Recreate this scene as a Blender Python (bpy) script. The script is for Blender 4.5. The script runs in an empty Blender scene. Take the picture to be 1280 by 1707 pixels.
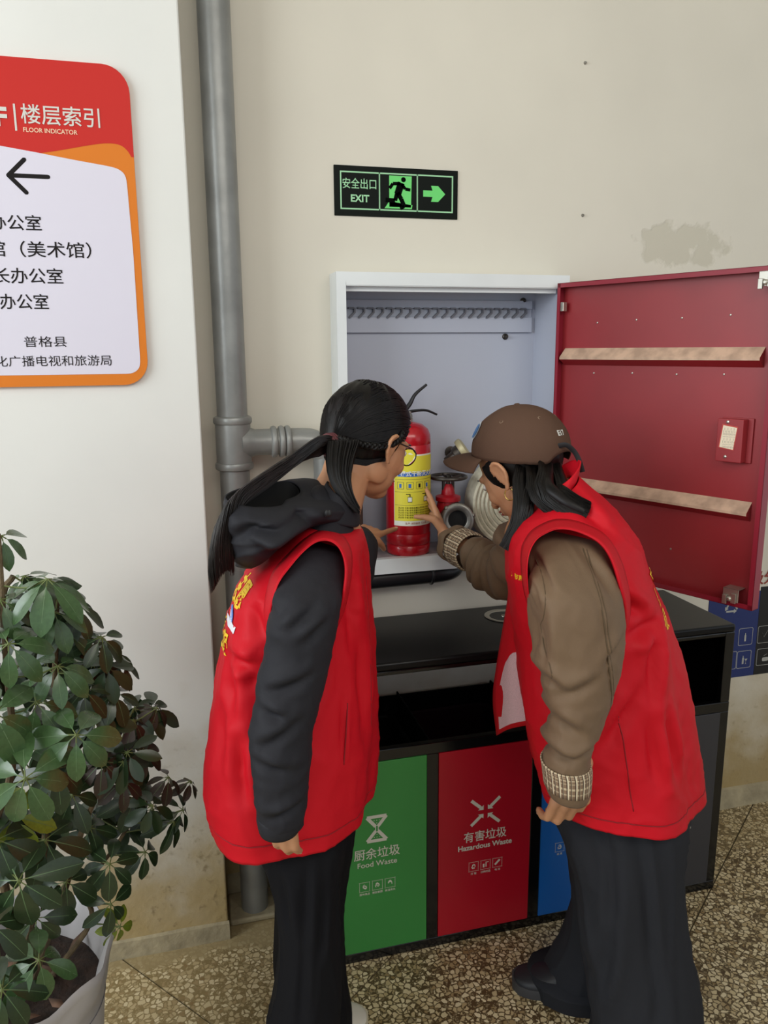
import bpy, bmesh, math, random
from math import sin, cos, pi, radians, sqrt, atan2
from mathutils import Vector, Matrix, noise
from mathutils.bvhtree import BVHTree
R = random.Random(7)
V = Vector
scene = bpy.context.scene
COL = scene.collection

# ------------------------------------------------------------------ camera
F_PX, PITCH, YAW, ROLL, EYE = 1315.2, radians(11.659), radians(14.935), radians(-.457), 1.6
_f = V((sin(YAW)*cos(PITCH), cos(YAW)*cos(PITCH), -sin(PITCH)))
_r0 = V((cos(YAW), -sin(YAW), 0)); _u0 = _r0.cross(_f)
_r = cos(ROLL)*_r0 + sin(ROLL)*_u0; _u = -sin(ROLL)*_r0 + cos(ROLL)*_u0
cam = bpy.data.cameras.new('camera'); cam.sensor_fit = 'HORIZONTAL'; cam.sensor_width = 36; cam.lens = F_PX*36/1280
cam.clip_start = .05
camo = bpy.data.objects.new('camera', cam); COL.objects.link(camo)
m = Matrix.Identity(4)
for i in range(3):
    m[i][0], m[i][1], m[i][2] = _r[i], _u[i], -_f[i]
m[2][3] = EYE
camo.matrix_world = m
scene.camera = camo

def at(px, py, Y):
    "world point seen at that place of the photograph, at distance Y in front of the lens along the wall normal"
    d = _f + (px-640)/F_PX*_r - (py-853.5)/F_PX*_u
    return V((0, 0, EYE)) + d*(Y/d.y)
def onfloor(px, py, Z=0.):
    d = _f + (px-640)/F_PX*_r - (py-853.5)/F_PX*_u
    return V((0, 0, EYE)) + d*((Z-EYE)/d.z)

# ------------------------------------------------------------------ light
w = bpy.data.worlds.new('world'); scene.world = w; w.use_nodes = True
bg = w.node_tree.nodes['Background']; bg.inputs[0].default_value = (.86, .93, 1.0, 1); bg.inputs[1].default_value = .72
def area(name, loc, target, size, size_y, power, color):
    l = bpy.data.lights.new(name, 'AREA'); l.shape = 'RECTANGLE'; l.size = size; l.size_y = size_y; l.energy = power; l.color = color
    o = bpy.data.objects.new(name, l); COL.objects.link(o); o.location = loc
    o.rotation_euler = (V(target)-V(loc)).to_track_quat('-Z', 'Y').to_euler(); return o
area('daylight_opening', (-3.0, .1, 2.35), (.6, 2., 1.1), 2.6, 1.6, 84, (.90, .96, 1.0))
area('daylight_behind', (.7, -.9, 3.05), (.8, 2.1, 1.3), 2.4, 1.2, 46, (1.0, .955, .88))
scene.view_settings.view_transform = 'Standard'; scene.view_settings.look = 'None'
scene.view_settings.exposure = 0.12; scene.view_settings.gamma = 1; scene.view_settings.use_curve_mapping = False

# ------------------------------------------------------------------ materials
def lin(c):
    if isinstance(c, str):
        c = [int(c[i:i+2], 16)/255 for i in (0, 2, 4)]
    return tuple((x/12.92 if x <= .04045 else ((x+.055)/1.055)**2.4) for x in c)
MATS = {}
def mat(name, col, rough=.6, metal=0., var=0., vscale=8., bump=0., bscale=60., spec=.5, stretch=(1, 1, 1), sheen=0., coat=0., col2=None, clamp=(.35, .65)):
    if name in MATS: return MATS[name]
    M = bpy.data.materials.new(name); M.use_nodes = True
    n, l = M.node_tree.nodes, M.node_tree.links
    b = n['Principled BSDF']
    c = lin(col); b.inputs['Base Color'].default_value = (*c, 1)
    b.inputs['Roughness'].default_value = rough; b.inputs['Metallic'].default_value = metal
    b.inputs['Specular IOR Level'].default_value = spec
    b.inputs['Sheen Weight'].default_value = sheen; b.inputs['Coat Weight'].default_value = coat
    tc = n.new('ShaderNodeTexCoord'); mp = n.new('ShaderNodeMapping'); mp.inputs['Scale'].default_value = stretch
    l.new(tc.outputs['Object'], mp.inputs[0])
    if var or col2:
        t = n.new('ShaderNodeTexNoise'); t.inputs['Scale'].default_value = vscale; t.inputs['Detail'].default_value = 6
        l.new(mp.outputs[0], t.inputs[0])
        r = n.new('ShaderNodeValToRGB'); r.color_ramp.elements[0].position, r.color_ramp.elements[1].position = clamp
        a = lin(col2) if col2 else tuple(x*(1-var) for x in c); e = c if col2 else tuple(min(1, x*(1+var)) for x in c)
        r.color_ramp.elements[0].color = (*a, 1); r.color_ramp.elements[1].color = (*e, 1)
        l.new(t.outputs[0], r.inputs[0]); l.new(r.outputs[0], b.inputs['Base Color'])
    if bump:
        t = n.new('ShaderNodeTexNoise'); t.inputs['Scale'].default_value = bscale; t.inputs['Detail'].default_value = 5
        l.new(mp.outputs[0], t.inputs[0])
        k = n.new('ShaderNodeBump'); k.inputs['Strength'].default_value = bump; k.inputs['Distance'].default_value = .01
        l.new(t.outputs[0], k.inputs['Height']); l.new(k.outputs[0], b.inputs['Normal'])
    MATS[name] = M
    return M

def ramp(n, l, src, stops):
    r = n.new('ShaderNodeValToRGB')
    while len(r.color_ramp.elements) < len(stops): r.color_ramp.elements.new(.5)
    for e, (p, c) in zip(r.color_ramp.elements, stops):
        e.position = p; e.color = (*lin(c), 1) if isinstance(c, str) else (c, c, c, 1)
    l.new(src, r.inputs[0]); return r.outputs[0]
def mixc(n, l, fac, a, b, mode='MIX'):
    x = n.new('ShaderNodeMix'); x.data_type = 'RGBA'; x.blend_type = mode
    for s, v in ((x.inputs['Factor'], fac), (x.inputs['A'], a), (x.inputs['B'], b)):
        if isinstance(v, (int, float)): s.default_value = v
        elif isinstance(v, tuple): s.default_value = v
        else: l.new(v, s)
    return x.outputs['Result']
def math_(n, l, op, a, b=None):
    x = n.new('ShaderNodeMath'); x.operation = op
    for i, v in enumerate((a, b)):
        if v is None: continue
        if isinstance(v, (int, float)): x.inputs[i].default_value = v
        else: l.new(v, x.inputs[i])
    return x.outputs[0]
def noise_(n, l, vec, scale, detail=5, stretch=None):
    if stretch:
        mp = n.new('ShaderNodeMapping'); mp.inputs['Scale'].default_value = stretch; l.new(vec, mp.inputs[0]); vec = mp.outputs[0]
    t = n.new('ShaderNodeTexNoise'); t.inputs['Scale'].default_value = scale; t.inputs['Detail'].default_value = detail
    l.new(vec, t.inputs[0]); return t.outputs[0]
def plaster(name, base, low, patch=None):
    "painted plaster, stained and peeling near the floor; optional scraped patch (x, z, rx, rz)"
    M = bpy.data.materials.new(name); M.use_nodes = True
    n, l = M.node_tree.nodes, M.node_tree.links; b = n['Principled BSDF']; b.inputs['Roughness'].default_value = .62
    g = n.new('ShaderNodeNewGeometry'); P = g.outputs['Position']
    s = n.new('ShaderNodeSeparateXYZ'); l.new(P, s.inputs[0])
    big = noise_(n, l, P, 2.2, 3); fine = noise_(n, l, P, 45, 6); mid = noise_(n, l, P, 9, 6)
    col = mixc(n, l, ramp(n, l, big, [(.35, 0.), (.7, 1.)]), (*lin(base), 1), (*[x*.93 for x in lin(base)], 1))
    h = math_(n, l, 'ADD', s.outputs['Z'], math_(n, l, 'MULTIPLY', math_(n, l, 'SUBTRACT', mid, .5), .55))
    st = ramp(n, l, h, [(.02, 1.), (.16, .92), (.40, .42), (.70, 0.)])
    col = mixc(n, l, st, col, (*lin(low), 1))
    dirt = ramp(n, l, fine, [(.60, 0.), (.75, .8)])
    col = mixc(n, l, math_(n, l, 'MULTIPLY', dirt, st), col, (*lin('7d6a48'), 1))
    hb = math_(n, l, 'ADD', math_(n, l, 'MULTIPLY', mid, .5), math_(n, l, 'MULTIPLY', math_(n, l, 'MULTIPLY', fine, st), 1.2))
    if patch:
        x0, z0, rx, rz = patch
        dx = math_(n, l, 'DIVIDE', math_(n, l, 'SUBTRACT', s.outputs['X'], x0), rx); dz = math_(n, l, 'DIVIDE', math_(n, l, 'SUBTRACT', s.outputs['Z'], z0), rz)
        d = math_(n, l, 'ADD', math_(n, l, 'POWER', math_(n, l, 'ABSOLUTE', dx), 2.5), math_(n, l, 'POWER', math_(n, l, 'ABSOLUTE', dz), 2.5))
        d = math_(n, l, 'ADD', d, math_(n, l, 'MULTIPLY', math_(n, l, 'SUBTRACT', noise_(n, l, P, 22, 8), .5), 3.2))
        pm = ramp(n, l, d, [(.55, .8), (1.1, 0.)])
        col = mixc(n, l, pm, col, (*lin('c4beac'), 1))
        hb = math_(n, l, 'SUBTRACT', hb, math_(n, l, 'MULTIPLY', pm, .8))
    l.new(col, b.inputs['Base Color'])
    k = n.new('ShaderNodeBump'); k.inputs['Strength'].default_value = .35; k.inputs['Distance'].default_value = .006
    l.new(hb, k.inputs['Height']); l.new(k.outputs[0], b.inputs['Normal'])
    return M
def terrazzo(name):
    M = bpy.data.materials.new(name); M.use_nodes = True
    n, l = M.node_tree.nodes, M.node_tree.links; b = n['Principled BSDF']; b.inputs['Roughness'].default_value = .42
    g = n.new('ShaderNodeNewGeometry'); P = g.outputs['Position']
    wob = n.new('ShaderNodeTexNoise'); wob.inputs['Scale'].default_value = 60; l.new(P, wob.inputs[0])
    vm = n.new('ShaderNodeMix'); vm.data_type = 'VECTOR'; vm.inputs['Factor'].default_value = .012
    l.new(P, vm.inputs['A']); l.new(wob.outputs['Color'], vm.inputs['B'])
    vec = vm.outputs['Result']
    def chips(scale, lo, hi, seed):
        mp = n.new('ShaderNodeMapping'); mp.inputs['Location'].default_value = (seed, seed*.7, 0); l.new(vec, mp.inputs[0])
        e = n.new('ShaderNodeTexVoronoi'); e.feature = 'DISTANCE_TO_EDGE'; e.inputs['Scale'].default_value = scale; l.new(mp.outputs[0], e.inputs[0])
        c = n.new('ShaderNodeTexVoronoi'); c.feature = 'F1'; c.inputs['Scale'].default_value = scale; l.new(mp.outputs[0], c.inputs[0])
        s = n.new('ShaderNodeSeparateColor'); l.new(c.outputs['Color'], s.inputs[0])
        edge = math_(n, l, 'SUBTRACT', e.outputs[0], math_(n, l, 'MULTIPLY', s.outputs[1], .10))
        mask = ramp(n, l, edge, [(.055, 0.), (.085, 1.)])
        keep = ramp(n, l, s.outputs[0], [(lo, 0.), (lo+.01, 1.)])
        return math_(n, l, 'MULTIPLY', mask, keep), s.outputs[2]
    m1, c1 = chips(76, .12, 1, 0.); m2, c2 = chips(150, .35, 1, 3.)
    sx_ = n.new('ShaderNodeSeparateXYZ'); l.new(P, sx_.inputs[0])
    base = mixc(n, l, ramp(n, l, math_(n, l, 'ADD', math_(n, l, 'ADD', sx_.outputs['X'], .2), math_(n, l, 'MULTIPLY', noise_(n, l, P, 5, 5), .3)), [(.35, 0.), (.75, 1.)]), (*lin('8f7c55'), 1), (*lin('54432a'), 1))
    chip1 = ramp(n, l, c1, [(0., 'e2d3b0'), (.5, 'cdbb93'), (.8, 'b29d75'), (1., '8c734c')]); chip2 = ramp(n, l, c2, [(0., 'd8c8a0'), (1., 'a2906a')])
    s = n.new('ShaderNodeSeparateXYZ'); l.new(P, s.inputs[0])
    col = mixc(n, l, math_(n, l, 'MULTIPLY', m2, .45), base, chip2); col = mixc(n, l, m1, col, chip1)
    # a smooth cement margin runs along the foot of the pillar and wall
    edge = ramp(n, l, math_(n, l, 'ADD', math_(n, l, 'MULTIPLY', s.outputs['Y'], .5), math_(n, l, 'MULTIPLY', math_(n, l, 'SUBTRACT', noise_(n, l, P, 14, 5), .5), .06)), [(.950, 0.), (.962, 1.)])
    col = mixc(n, l, math_(n, l, 'MULTIPLY', edge, ramp(n, l, s.outputs['X'], [(.25, .85), (.35, .25)])), col, (*lin('a08e68'), 1))
    sc = n.new('ShaderNodeMath'); sc.operation = 'MULTIPLY'; sc.inputs[1].default_value = .5
    l.new(s.outputs['Y'], sc.inputs[0])
    l.new(col, b.inputs['Base Color'])
    k = n.new('ShaderNodeBump'); k.inputs['Strength'].default_value = .12; k.inputs['Distance'].default_value = .002
    l.new(m1, k.inputs['Height']); l.new(k.outputs[0], b.inputs['Normal'])
    return M
def fabric(name, col, rough=.75, bump=.15, sheen=.1, fold=14, fb=.25, spec=.35):
    M = bpy.data.materials.new(name); M.use_nodes = True
    n, l = M.node_tree.nodes, M.node_tree.links; b = n['Principled BSDF']
    b.inputs['Base Color'].default_value = (*lin(col), 1); b.inputs['Roughness'].default_value = rough; b.inputs['Sheen Weight'].default_value = sheen
    b.inputs['Specular IOR Level'].default_value = spec
    g = n.new('ShaderNodeNewGeometry'); P = g.outputs['Position']
    h = math_(n, l, 'ADD', math_(n, l, 'MULTIPLY', noise_(n, l, P, 900, 2), bump*.15), math_(n, l, 'MULTIPLY', noise_(n, l, P, fold, 3, (1, 1, .45)), fb))
    k = n.new('ShaderNodeBump'); k.inputs['Strength'].default_value = .55; k.inputs['Distance'].default_value = .02
    l.new(h, k.inputs['Height']); l.new(k.outputs[0], b.inputs['Normal'])
    MATS[name] = M
    return M
def plaid(name, s=90.):
    M = bpy.data.materials.new(name); M.use_nodes = True
    n, l = M.node_tree.nodes, M.node_tree.links; b = n['Principled BSDF']; b.inputs['Roughness'].default_value = .8
    uv = n.new('ShaderNodeUVMap'); sp = n.new('ShaderNodeSeparateXYZ'); l.new(uv.outputs[0], sp.inputs[0])
    def stripes(o, f, stops):
        return ramp(n, l, math_(n, l, 'FRACT', math_(n, l, 'MULTIPLY', o, f)), stops)
    a = stripes(sp.outputs[0], 9, [(.0, 1.), (.16, 1.), (.17, .1), (.45, .1), (.46, .7), (.52, .7), (.53, .1)])
    c = stripes(sp.outputs[1], 3, [(.0, 1.), (.18, 1.), (.19, .1), (.5, .1), (.51, .7), (.62, .7), (.63, .1)])
    col = mixc(n, l, a, (*lin('6e4c34'), 1), (*lin('d9cbb0'), 1)); col = mixc(n, l, math_(n, l, 'MULTIPLY', c, .7), col, (*lin('d8c6a4'), 1))
    d = stripes(sp.outputs[0], 18, [(0., 0.), (.7, 0.), (.71, .8)]); col = mixc(n, l, d, col, (*lin('3a2a22'), 1))
    l.new(col, b.inputs['Base Color']); MATS[name] = M
    return M

# ------------------------------------------------------------------ mesh helpers
class MB:
    def __init__(s): s.v = []; s.f = []; s.m = []; s.uv = None
    def add(s, vs, fs, mi=0):
        o = len(s.v); s.v += [V(p) for p in vs]; s.f += [tuple(i+o for i in f) for f in fs]; s.m += [mi]*len(fs); return s
    def box(s, lo, hi, mi=0, M=None):
        x0, y0, z0 = lo; x1, y1, z1 = hi
        p = [V(q) for q in ((x0,y0,z0),(x1,y0,z0),(x1,y1,z0),(x0,y1,z0),(x0,y0,z1),(x1,y0,z1),(x1,y1,z1),(x0,y1,z1))]
        if M: p = [M @ q for q in p]
        return s.add(p, [(0,3,2,1),(4,5,6,7),(0,1,5,4),(1,2,6,5),(2,3,7,6),(3,0,4,7)], mi)
    def rings(s, rs, cap0=True, cap1=True, mi=0, closed=True):
        n = len(rs[0]); o = len(s.v)
        for r in rs: s.v += [V(p) for p in r]
        for i in range(len(rs)-1):
            for j in range(n if closed else n-1):
                k = (j+1) % n
                s.f.append((o+i*n+j, o+i*n+k, o+(i+1)*n+k, o+(i+1)*n+j)); s.m.append(mi)
        if cap0: s.f.append(tuple(o+j for j in reversed(range(n)))); s.m.append(mi)
        if cap1: s.f.append(tuple(o+(len(rs)-1)*n+j for j in range(n))); s.m.append(mi)
        return s
    def tube(s, pts, r, n=8, mi=0, cap=True, flat=1., ref=None):
        pts = [V(p) for p in pts]
        rr = r if isinstance(r, (list, tuple)) else [r]*len(pts)
        rs = []; up = V(ref) if ref else None
        for i, p in enumerate(pts):
            t = (pts[min(i+1, len(pts)-1)]-pts[max(i-1, 0)]); t = t.normalized() if t.length > 1e-9 else V((0, 0, 1))
            if up is None:
                up = V((0, 0, 1)) if abs(t.z) < .9 else V((1, 0, 0))
            a = t.cross(up)
            if a.length < 1e-6: a = t.cross(V((1, .3, 0)))
            a.normalize(); b = a.cross(t).normalized(); up = b
            rs.append([p + a*(cos(2*pi*j/n)*rr[i]) + b*(sin(2*pi*j/n)*rr[i]*flat) for j in range(n)])
        return s.rings(rs, cap, cap, mi)
    def lathe(s, c, prof, n=32, axis=(0, 0, 1), mi=0, cap=True):
        c = V(c); a = V(axis).normalized(); u = a.orthogonal().normalized(); w_ = a.cross(u)
        rs = [[c + a*h + (u*cos(2*pi*j/n) + w_*sin(2*pi*j/n))*max(r, 1e-4) for j in range(n)] for r, h in prof]
        return s.rings(rs, cap, cap, mi)
    def ell(s, c, r, M=None, n=16, k=10, mi=0):
        rs = []
        for i in range(1, k):
            th = pi*i/k
            rs.append([V((r[0]*sin(th)*cos(2*pi*j/n), r[1]*sin(th)*sin(2*pi*j/n), -r[2]*cos(th))) for j in range(n)])
        T = (lambda q: V(c)+(M @ q if M else q))
        return s.rings([[T(q) for q in r_] for r_ in rs], True, True, mi)
    def build(s, name, mats, parent=None, smooth=True, bevel=0, angle=40, sub=0, solid=0, wn=False):
        me = bpy.data.meshes.new(name); me.from_pydata([tuple(p) for p in s.v], [], s.f)
        if not isinstance(mats, (list, tuple)): mats = [mats]
        for q in mats: me.materials.append(q)
        me.polygons.foreach_set('material_index', s.m)
        bm = bmesh.new(); bm.from_mesh(me); bmesh.ops.recalc_face_normals(bm, faces=bm.faces) if not s.uv else None
        bm.to_mesh(me); bm.free()
        if smooth: me.polygons.foreach_set('use_smooth', [True]*len(me.polygons)); me.set_sharp_from_angle(angle=radians(angle))
        o = bpy.data.objects.new(name, me); COL.objects.link(o)
        if parent: o.parent = parent
        if bevel:
            b = o.modifiers.new('b', 'BEVEL'); b.width = bevel; b.segments = 2; b.limit_method = 'ANGLE'; b.angle_limit = radians(40)
        if solid:
            b = o.modifiers.new('s', 'SOLIDIFY'); b.thickness = solid; b.offset = 0
        if sub:
            b = o.modifiers.new('u', 'SUBSURF'); b.levels = b.render_levels = sub
        return o
def thing(name, label, cat, loc=(0, 0, 0), group=None):
    o = bpy.data.objects.new(name, None); COL.objects.link(o); o.empty_display_size = .05
    # parts are modelled in world coordinates; the empty sits at the thing's base and the parts are offset back
    o.location = loc; o['label'] = label; o['category'] = cat
    if group: o['group'] = group
    return o
def tag(o, label, cat, group=None):
    o['label'] = label; o['category'] = cat
    if group: o['group'] = group
    return o
def struct(o): o['kind'] = 'structure'; return o
FIX = []
def adopt(o, root):
    o.parent = root; o.matrix_parent_inverse = Matrix.Identity(4); o.location = o.location - V(root.location); return o
def catmull(pts, n):
    pts = [V(p) for p in pts]; out = []
    P = [2*pts[0]-pts[1]] + pts + [2*pts[-1]-pts[-2]]
    for i in range(1, len(P)-2):
        for k in range(n):
            t = k/n; a, b, c, d = P[i-1], P[i], P[i+1], P[i+2]
            out.append(.5*((2*b)+(c-a)*t+(2*a-5*b+4*c-d)*t*t+(-a+3*b-3*c+d)*t**3))
    out.append(pts[-1]); return out
def super_ring(c, u, v, n=40, e=2.3):
    out = []
    for j in range(n):
        a = 2*pi*j/n; ca, sa = cos(a), sin(a)
        out.append(c + u*(abs(ca)**(2/e)*(1 if ca >= 0 else -1)) + v*(abs(sa)**(2/e)*(1 if sa >= 0 else -1)))
    return out
FWD = V((.24, .97, 0)).normalized()
def px_rings(spec, n=44, sub=6, e=2.3, depthdir=None):
    "spec rows (xL,yL,xR,yR,Y,depth_radius[,vertical tilt of the ring]); returns a smooth stack of rings"
    cs, us, vs = [], [], []
    for s_ in spec:
        a = at(s_[0], s_[1], s_[4]); b = at(s_[2], s_[3], s_[4])
        d = (depthdir or FWD).copy(); tilt = s_[6] if len(s_) > 6 else 0
        cs.append((a+b)/2); us.append((b-a)/2); vs.append(V((d.x, d.y, tilt))*s_[5])
    cs, us, vs = catmull(cs, sub), catmull(us, sub), catmull(vs, sub)
    return [super_ring(c, u, v, n, e) for c, u, v in zip(cs, us, vs)]
def fold(p, seed, scale, amp, stretch=(1, 1, .35), ridge=False):
    q = V((p.x*stretch[0], p.y*stretch[1], p.z*stretch[2]))*scale + V((seed*3.1, seed*1.7, seed*.9))
    n_ = noise.noise(q)
    if ridge: n_ = (1-abs(n_)*2)**3*.8 - .2
    return n_*amp
def crumple(rings, funcs):
    "push every ring vertex along its outward direction by the sum of the fold functions"
    out = []
    for i, r in enumerate(rings):
        c = sum(r, V())/len(r); nr = []
        for p in r:
            d = p-c
            if d.length > 1e-6: d.normalize()
            nr.append(p + d*sum(f(p, i/(len(rings)-1)) for f in funcs))
        out.append(nr)
    return out
def text_mesh(txt, size, align='CENTER', bold=0., shear=0.):
    cu = bpy.data.curves.new('t', 'FONT'); cu.body = txt; cu.size = size; cu.align_x = align; cu.align_y = 'CENTER'; cu.offset = bold; cu.shear = shear; cu.resolution_u = 3
    o = bpy.data.objects.new('t', cu); COL.objects.link(o)
    dg = bpy.context.evaluated_depsgraph_get(); me = bpy.data.meshes.new_from_object(o.evaluated_get(dg))
    bpy.data.objects.remove(o); bpy.data.curves.remove(cu)
    return me
def text_obj(name, txt, size, origin, right, up, m, parent=None, align='CENTER', bold=0., lift=.0006, squeeze=1.):
    me = text_mesh(txt, size, align, bold); right = V(right).normalized(); up = V(up).normalized(); nn = right.cross(up)
    for v in me.vertices: v.co = V(origin) + right*v.co.x*squeeze + up*v.co.y + nn*lift
    me.materials.clear(); me.materials.append(m); me.polygons.foreach_set('material_index', [0]*len(me.polygons))
    o = bpy.data.objects.new(name, me); COL.objects.link(o)
    if parent: o.parent = parent
    return o
def text_on(name, txt, size, origin, right, up, target, m, parent, bold=.0004, lift=.0032):
    "lettering laid onto a curved surface"
    me = text_mesh(txt, size, 'CENTER', bold)
    bm = bmesh.new(); bm.from_mesh(me); bmesh.ops.triangulate(bm, faces=bm.faces)
    for _ in range(3):
        es = [e for e in bm.edges if e.calc_length() > size*.09]
        if es: bmesh.ops.subdivide_edges(bm, edges=es, cuts=1); bmesh.ops.triangulate(bm, faces=[f for f in bm.faces if len(f.verts) > 3])
    bm.to_mesh(me); bm.free()
    right = V(right).normalized(); up = V(up).normalized(); nn = right.cross(up)
    bvh = BVHTree.FromPolygons([v.co for v in target.data.vertices], [tuple(p.vertices) for p in target.data.polygons])
    for v in me.vertices:
        p = V(origin)+right*v.co.x+up*v.co.y
        h = bvh.ray_cast(p+nn*.6, -nn)
        v.co = (h[0]+nn*lift) if h[0] else p
    me.materials.clear(); me.materials.append(m); me.polygons.foreach_set('material_index', [0]*len(me.polygons))
    o = bpy.data.objects.new(name, me); COL.objects.link(o); o.parent = parent; return o
def rrect(x0, y0, x1, y1, r, n=6, corners=(1, 1, 1, 1)):
    "corners: bl br tr tl"
    out = []
    for (cx, cy, a0, on) in ((x0+r, y0+r, pi, corners[0]), (x1-r, y0+r, 1.5*pi, corners[1]), (x1-r, y1-r, 0, corners[2]), (x0+r, y1-r, .5*pi, corners[3])):
        if on:
            for k in range(n+1): out.append((cx+r*cos(a0+k*pi/2/n), cy+r*sin(a0+k*pi/2/n)))
        else:
            out.append((x0 if cx < (x0+x1)/2 else x1, y0 if cy < (y0+y1)/2 else y1))
    return out
def flat(mb, poly, Y, th=0., mi=0, conv=None):
    "polygon of (x,z) on a wall-parallel plane, facing the camera side; th = thickness towards +Y"
    f = conv or (lambda x, z, y: V((x, y, z)))
    n = len(poly); fr = [f(x, z, Y) for x, z in poly]
    if not th: return mb.add(fr, [tuple(range(n))], mi)
    bk = [f(x, z, Y+th) for x, z in poly]
    return mb.add(fr+bk, [tuple(range(n)), tuple(reversed(range(n, 2*n)))] + [(i, (i+1) % n, n+(i+1) % n, n+i) for i in range(n)], mi)
def frame_ring(mb, x0, z0, x1, z1, t, Y, th, mi=0):
    for a, b, c, d in ((x0, z0, x1, z0+t), (x0, z1-t, x1, z1), (x0, z0+t, x0+t, z1-t), (x1-t, z0+t, x1, z1-t)):
        mb.box((a, Y, b), (c, Y+th, d), mi)

# ------------------------------------------------------------------ materials used by many
m_wall = plaster('cream_plaster', 'dbd5c6', 'a08a5c', (at(1135, 408, 2.133).x, at(1135, 408, 2.133).z, .16, .065)); m_pillar = plaster('white_plaster', 'e4e4df', 'b09a6c')
m_cem = mat('grey_cement', 'a3977a', .8, var=.18, vscale=18, bump=.4, bscale=50)
m_pipe = mat('grey_painted_pipe', '8b8c89', .38, .25, var=.16, vscale=9, bump=.12, bscale=25)
m_black = mat('black_gloss_metal', '0b0b0c', .16, spec=.6); m_blackm = mat('black_matt', '101011', .6)
m_text_w = mat('white_print', 'd2d0c8', .6); m_text_k = mat('dark_print', '1e1b1b', .7, spec=.15); m_text_g = mat('grey_white_print', 'a9a9a4', .6)
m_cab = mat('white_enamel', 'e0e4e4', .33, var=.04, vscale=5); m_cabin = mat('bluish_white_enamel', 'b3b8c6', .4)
m_red_enamel = mat('dark_red_enamel', '8e2228', .42, var=.12, vscale=3, spec=.7); m_red_edge = mat('red_enamel_edge', '8a1c2e', .4)
m_rib = mat('dusty_tan_rib', 'bd9f88', .8, var=.2, vscale=30)
m_steel = mat('dull_steel', '8e8c86', .35, .8, var=.2, vscale=30); m_brightsteel = mat('zinc_steel', 'b9b6ab', .3, .8); m_darksteel = mat('dark_worn_steel', '4c4742', .4, .7, var=.3, vscale=40)
m_skin = mat('skin', 'ba8764', .5, var=.05, vscale=20, spec=.4); m_skin.node_tree.nodes['Principled BSDF'].inputs['Subsurface Weight'].default_value = .12
m_skin.node_tree.nodes['Principled BSDF'].inputs['Subsurface Radius'].default_value = (.02, .008, .004)
m_nail = mat('fingernail', 'd9a893', .3)
m_hair = mat('black_hair', '0e0b0a', .45, spec=.25, var=.4, vscale=60)
m_hairb = mat('brown_hair_ends', '3a2019', .5, var=.3, vscale=80)
m_vest = fabric('red_vest_cloth', 'c60f20', .58, .1, .0, 11, .22, .22)
m_vest_d = fabric('red_vest_cloth_darker', 'cc1626', .55, .1, .15, 11, .2, .35)
m_jack1 = fabric('charcoal_jacket_cloth', '242429', .7, .2, .0, 13, .3, .25); m_jack2 = fabric('khaki_jacket_cloth', '705a44', .66, .2, .05, 13, .28, .35)
m_trous1 = fabric('black_trouser_cloth', '161619', .85, .2, 0, 8, .18, .12); m_trous2 = fabric('slate_trouser_cloth', '2a2b2f', .85, .2, 0, 8, .18, .12)
m_plaid = plaid('plaid_cloth')
m_lining = mat('pale_pink_mesh_lining', 'd8b8be', .8, var=.12, vscale=900, clamp=(.45, .55))
m_eye = mat('eye_white', 'e8e4de', .2); m_iris = mat('dark_iris', '1a100c', .1); m_lip = mat('lips', 'a8605a', .45)

# ------------------------------------------------------------------ setting
WY = 2.133
CX0, CX1, CZ0, CZ1 = .425, 1.082, .985, 1.795     # hydrant cabinet outline
b = MB()
xs = [-3.5, CX0+.005, CX1-.005, 4.5]; zs = [0, CZ0+.005, CZ1-.005, 3.2]
for i in range(3):
    for j in range(3):
        if i == 1 and j == 1: continue
        b.box((xs[i], WY, zs[j]), (xs[i+1], WY+.26, zs[j+1]))
bm_w = b.build('wall_back', m_wall, smooth=False); struct(bm_w)
PX, PY = .067, 1.965
b = MB(); b.box((-3.5, PY, 0), (PX, WY-.001, 3.2)); struct(b.build('wall_left', m_pillar, bevel=.004, smooth=False))
# floor of ground terrazzo slabs separated by thin strips
fl = MB(); fl.box((-4, -4, -.06), (5, 2.4, -.004)); floor = struct(fl.build('floor', mat('joint_strip', '4f4530', .6), smooth=False))
m_terr = terrazzo('terrazzo')
ang = radians(0)
xj = [-3.2, -1.9, -.6+.02, .69, 1.62, 2.9, 4.5]; yj = [-3.6, -2.3, -1., .3, 1.62, 2.3]
T = [onfloor(1139, 1574), onfloor(1221, 1409), onfloor(1156, 1543), onfloor(1280, 1547)]
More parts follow.
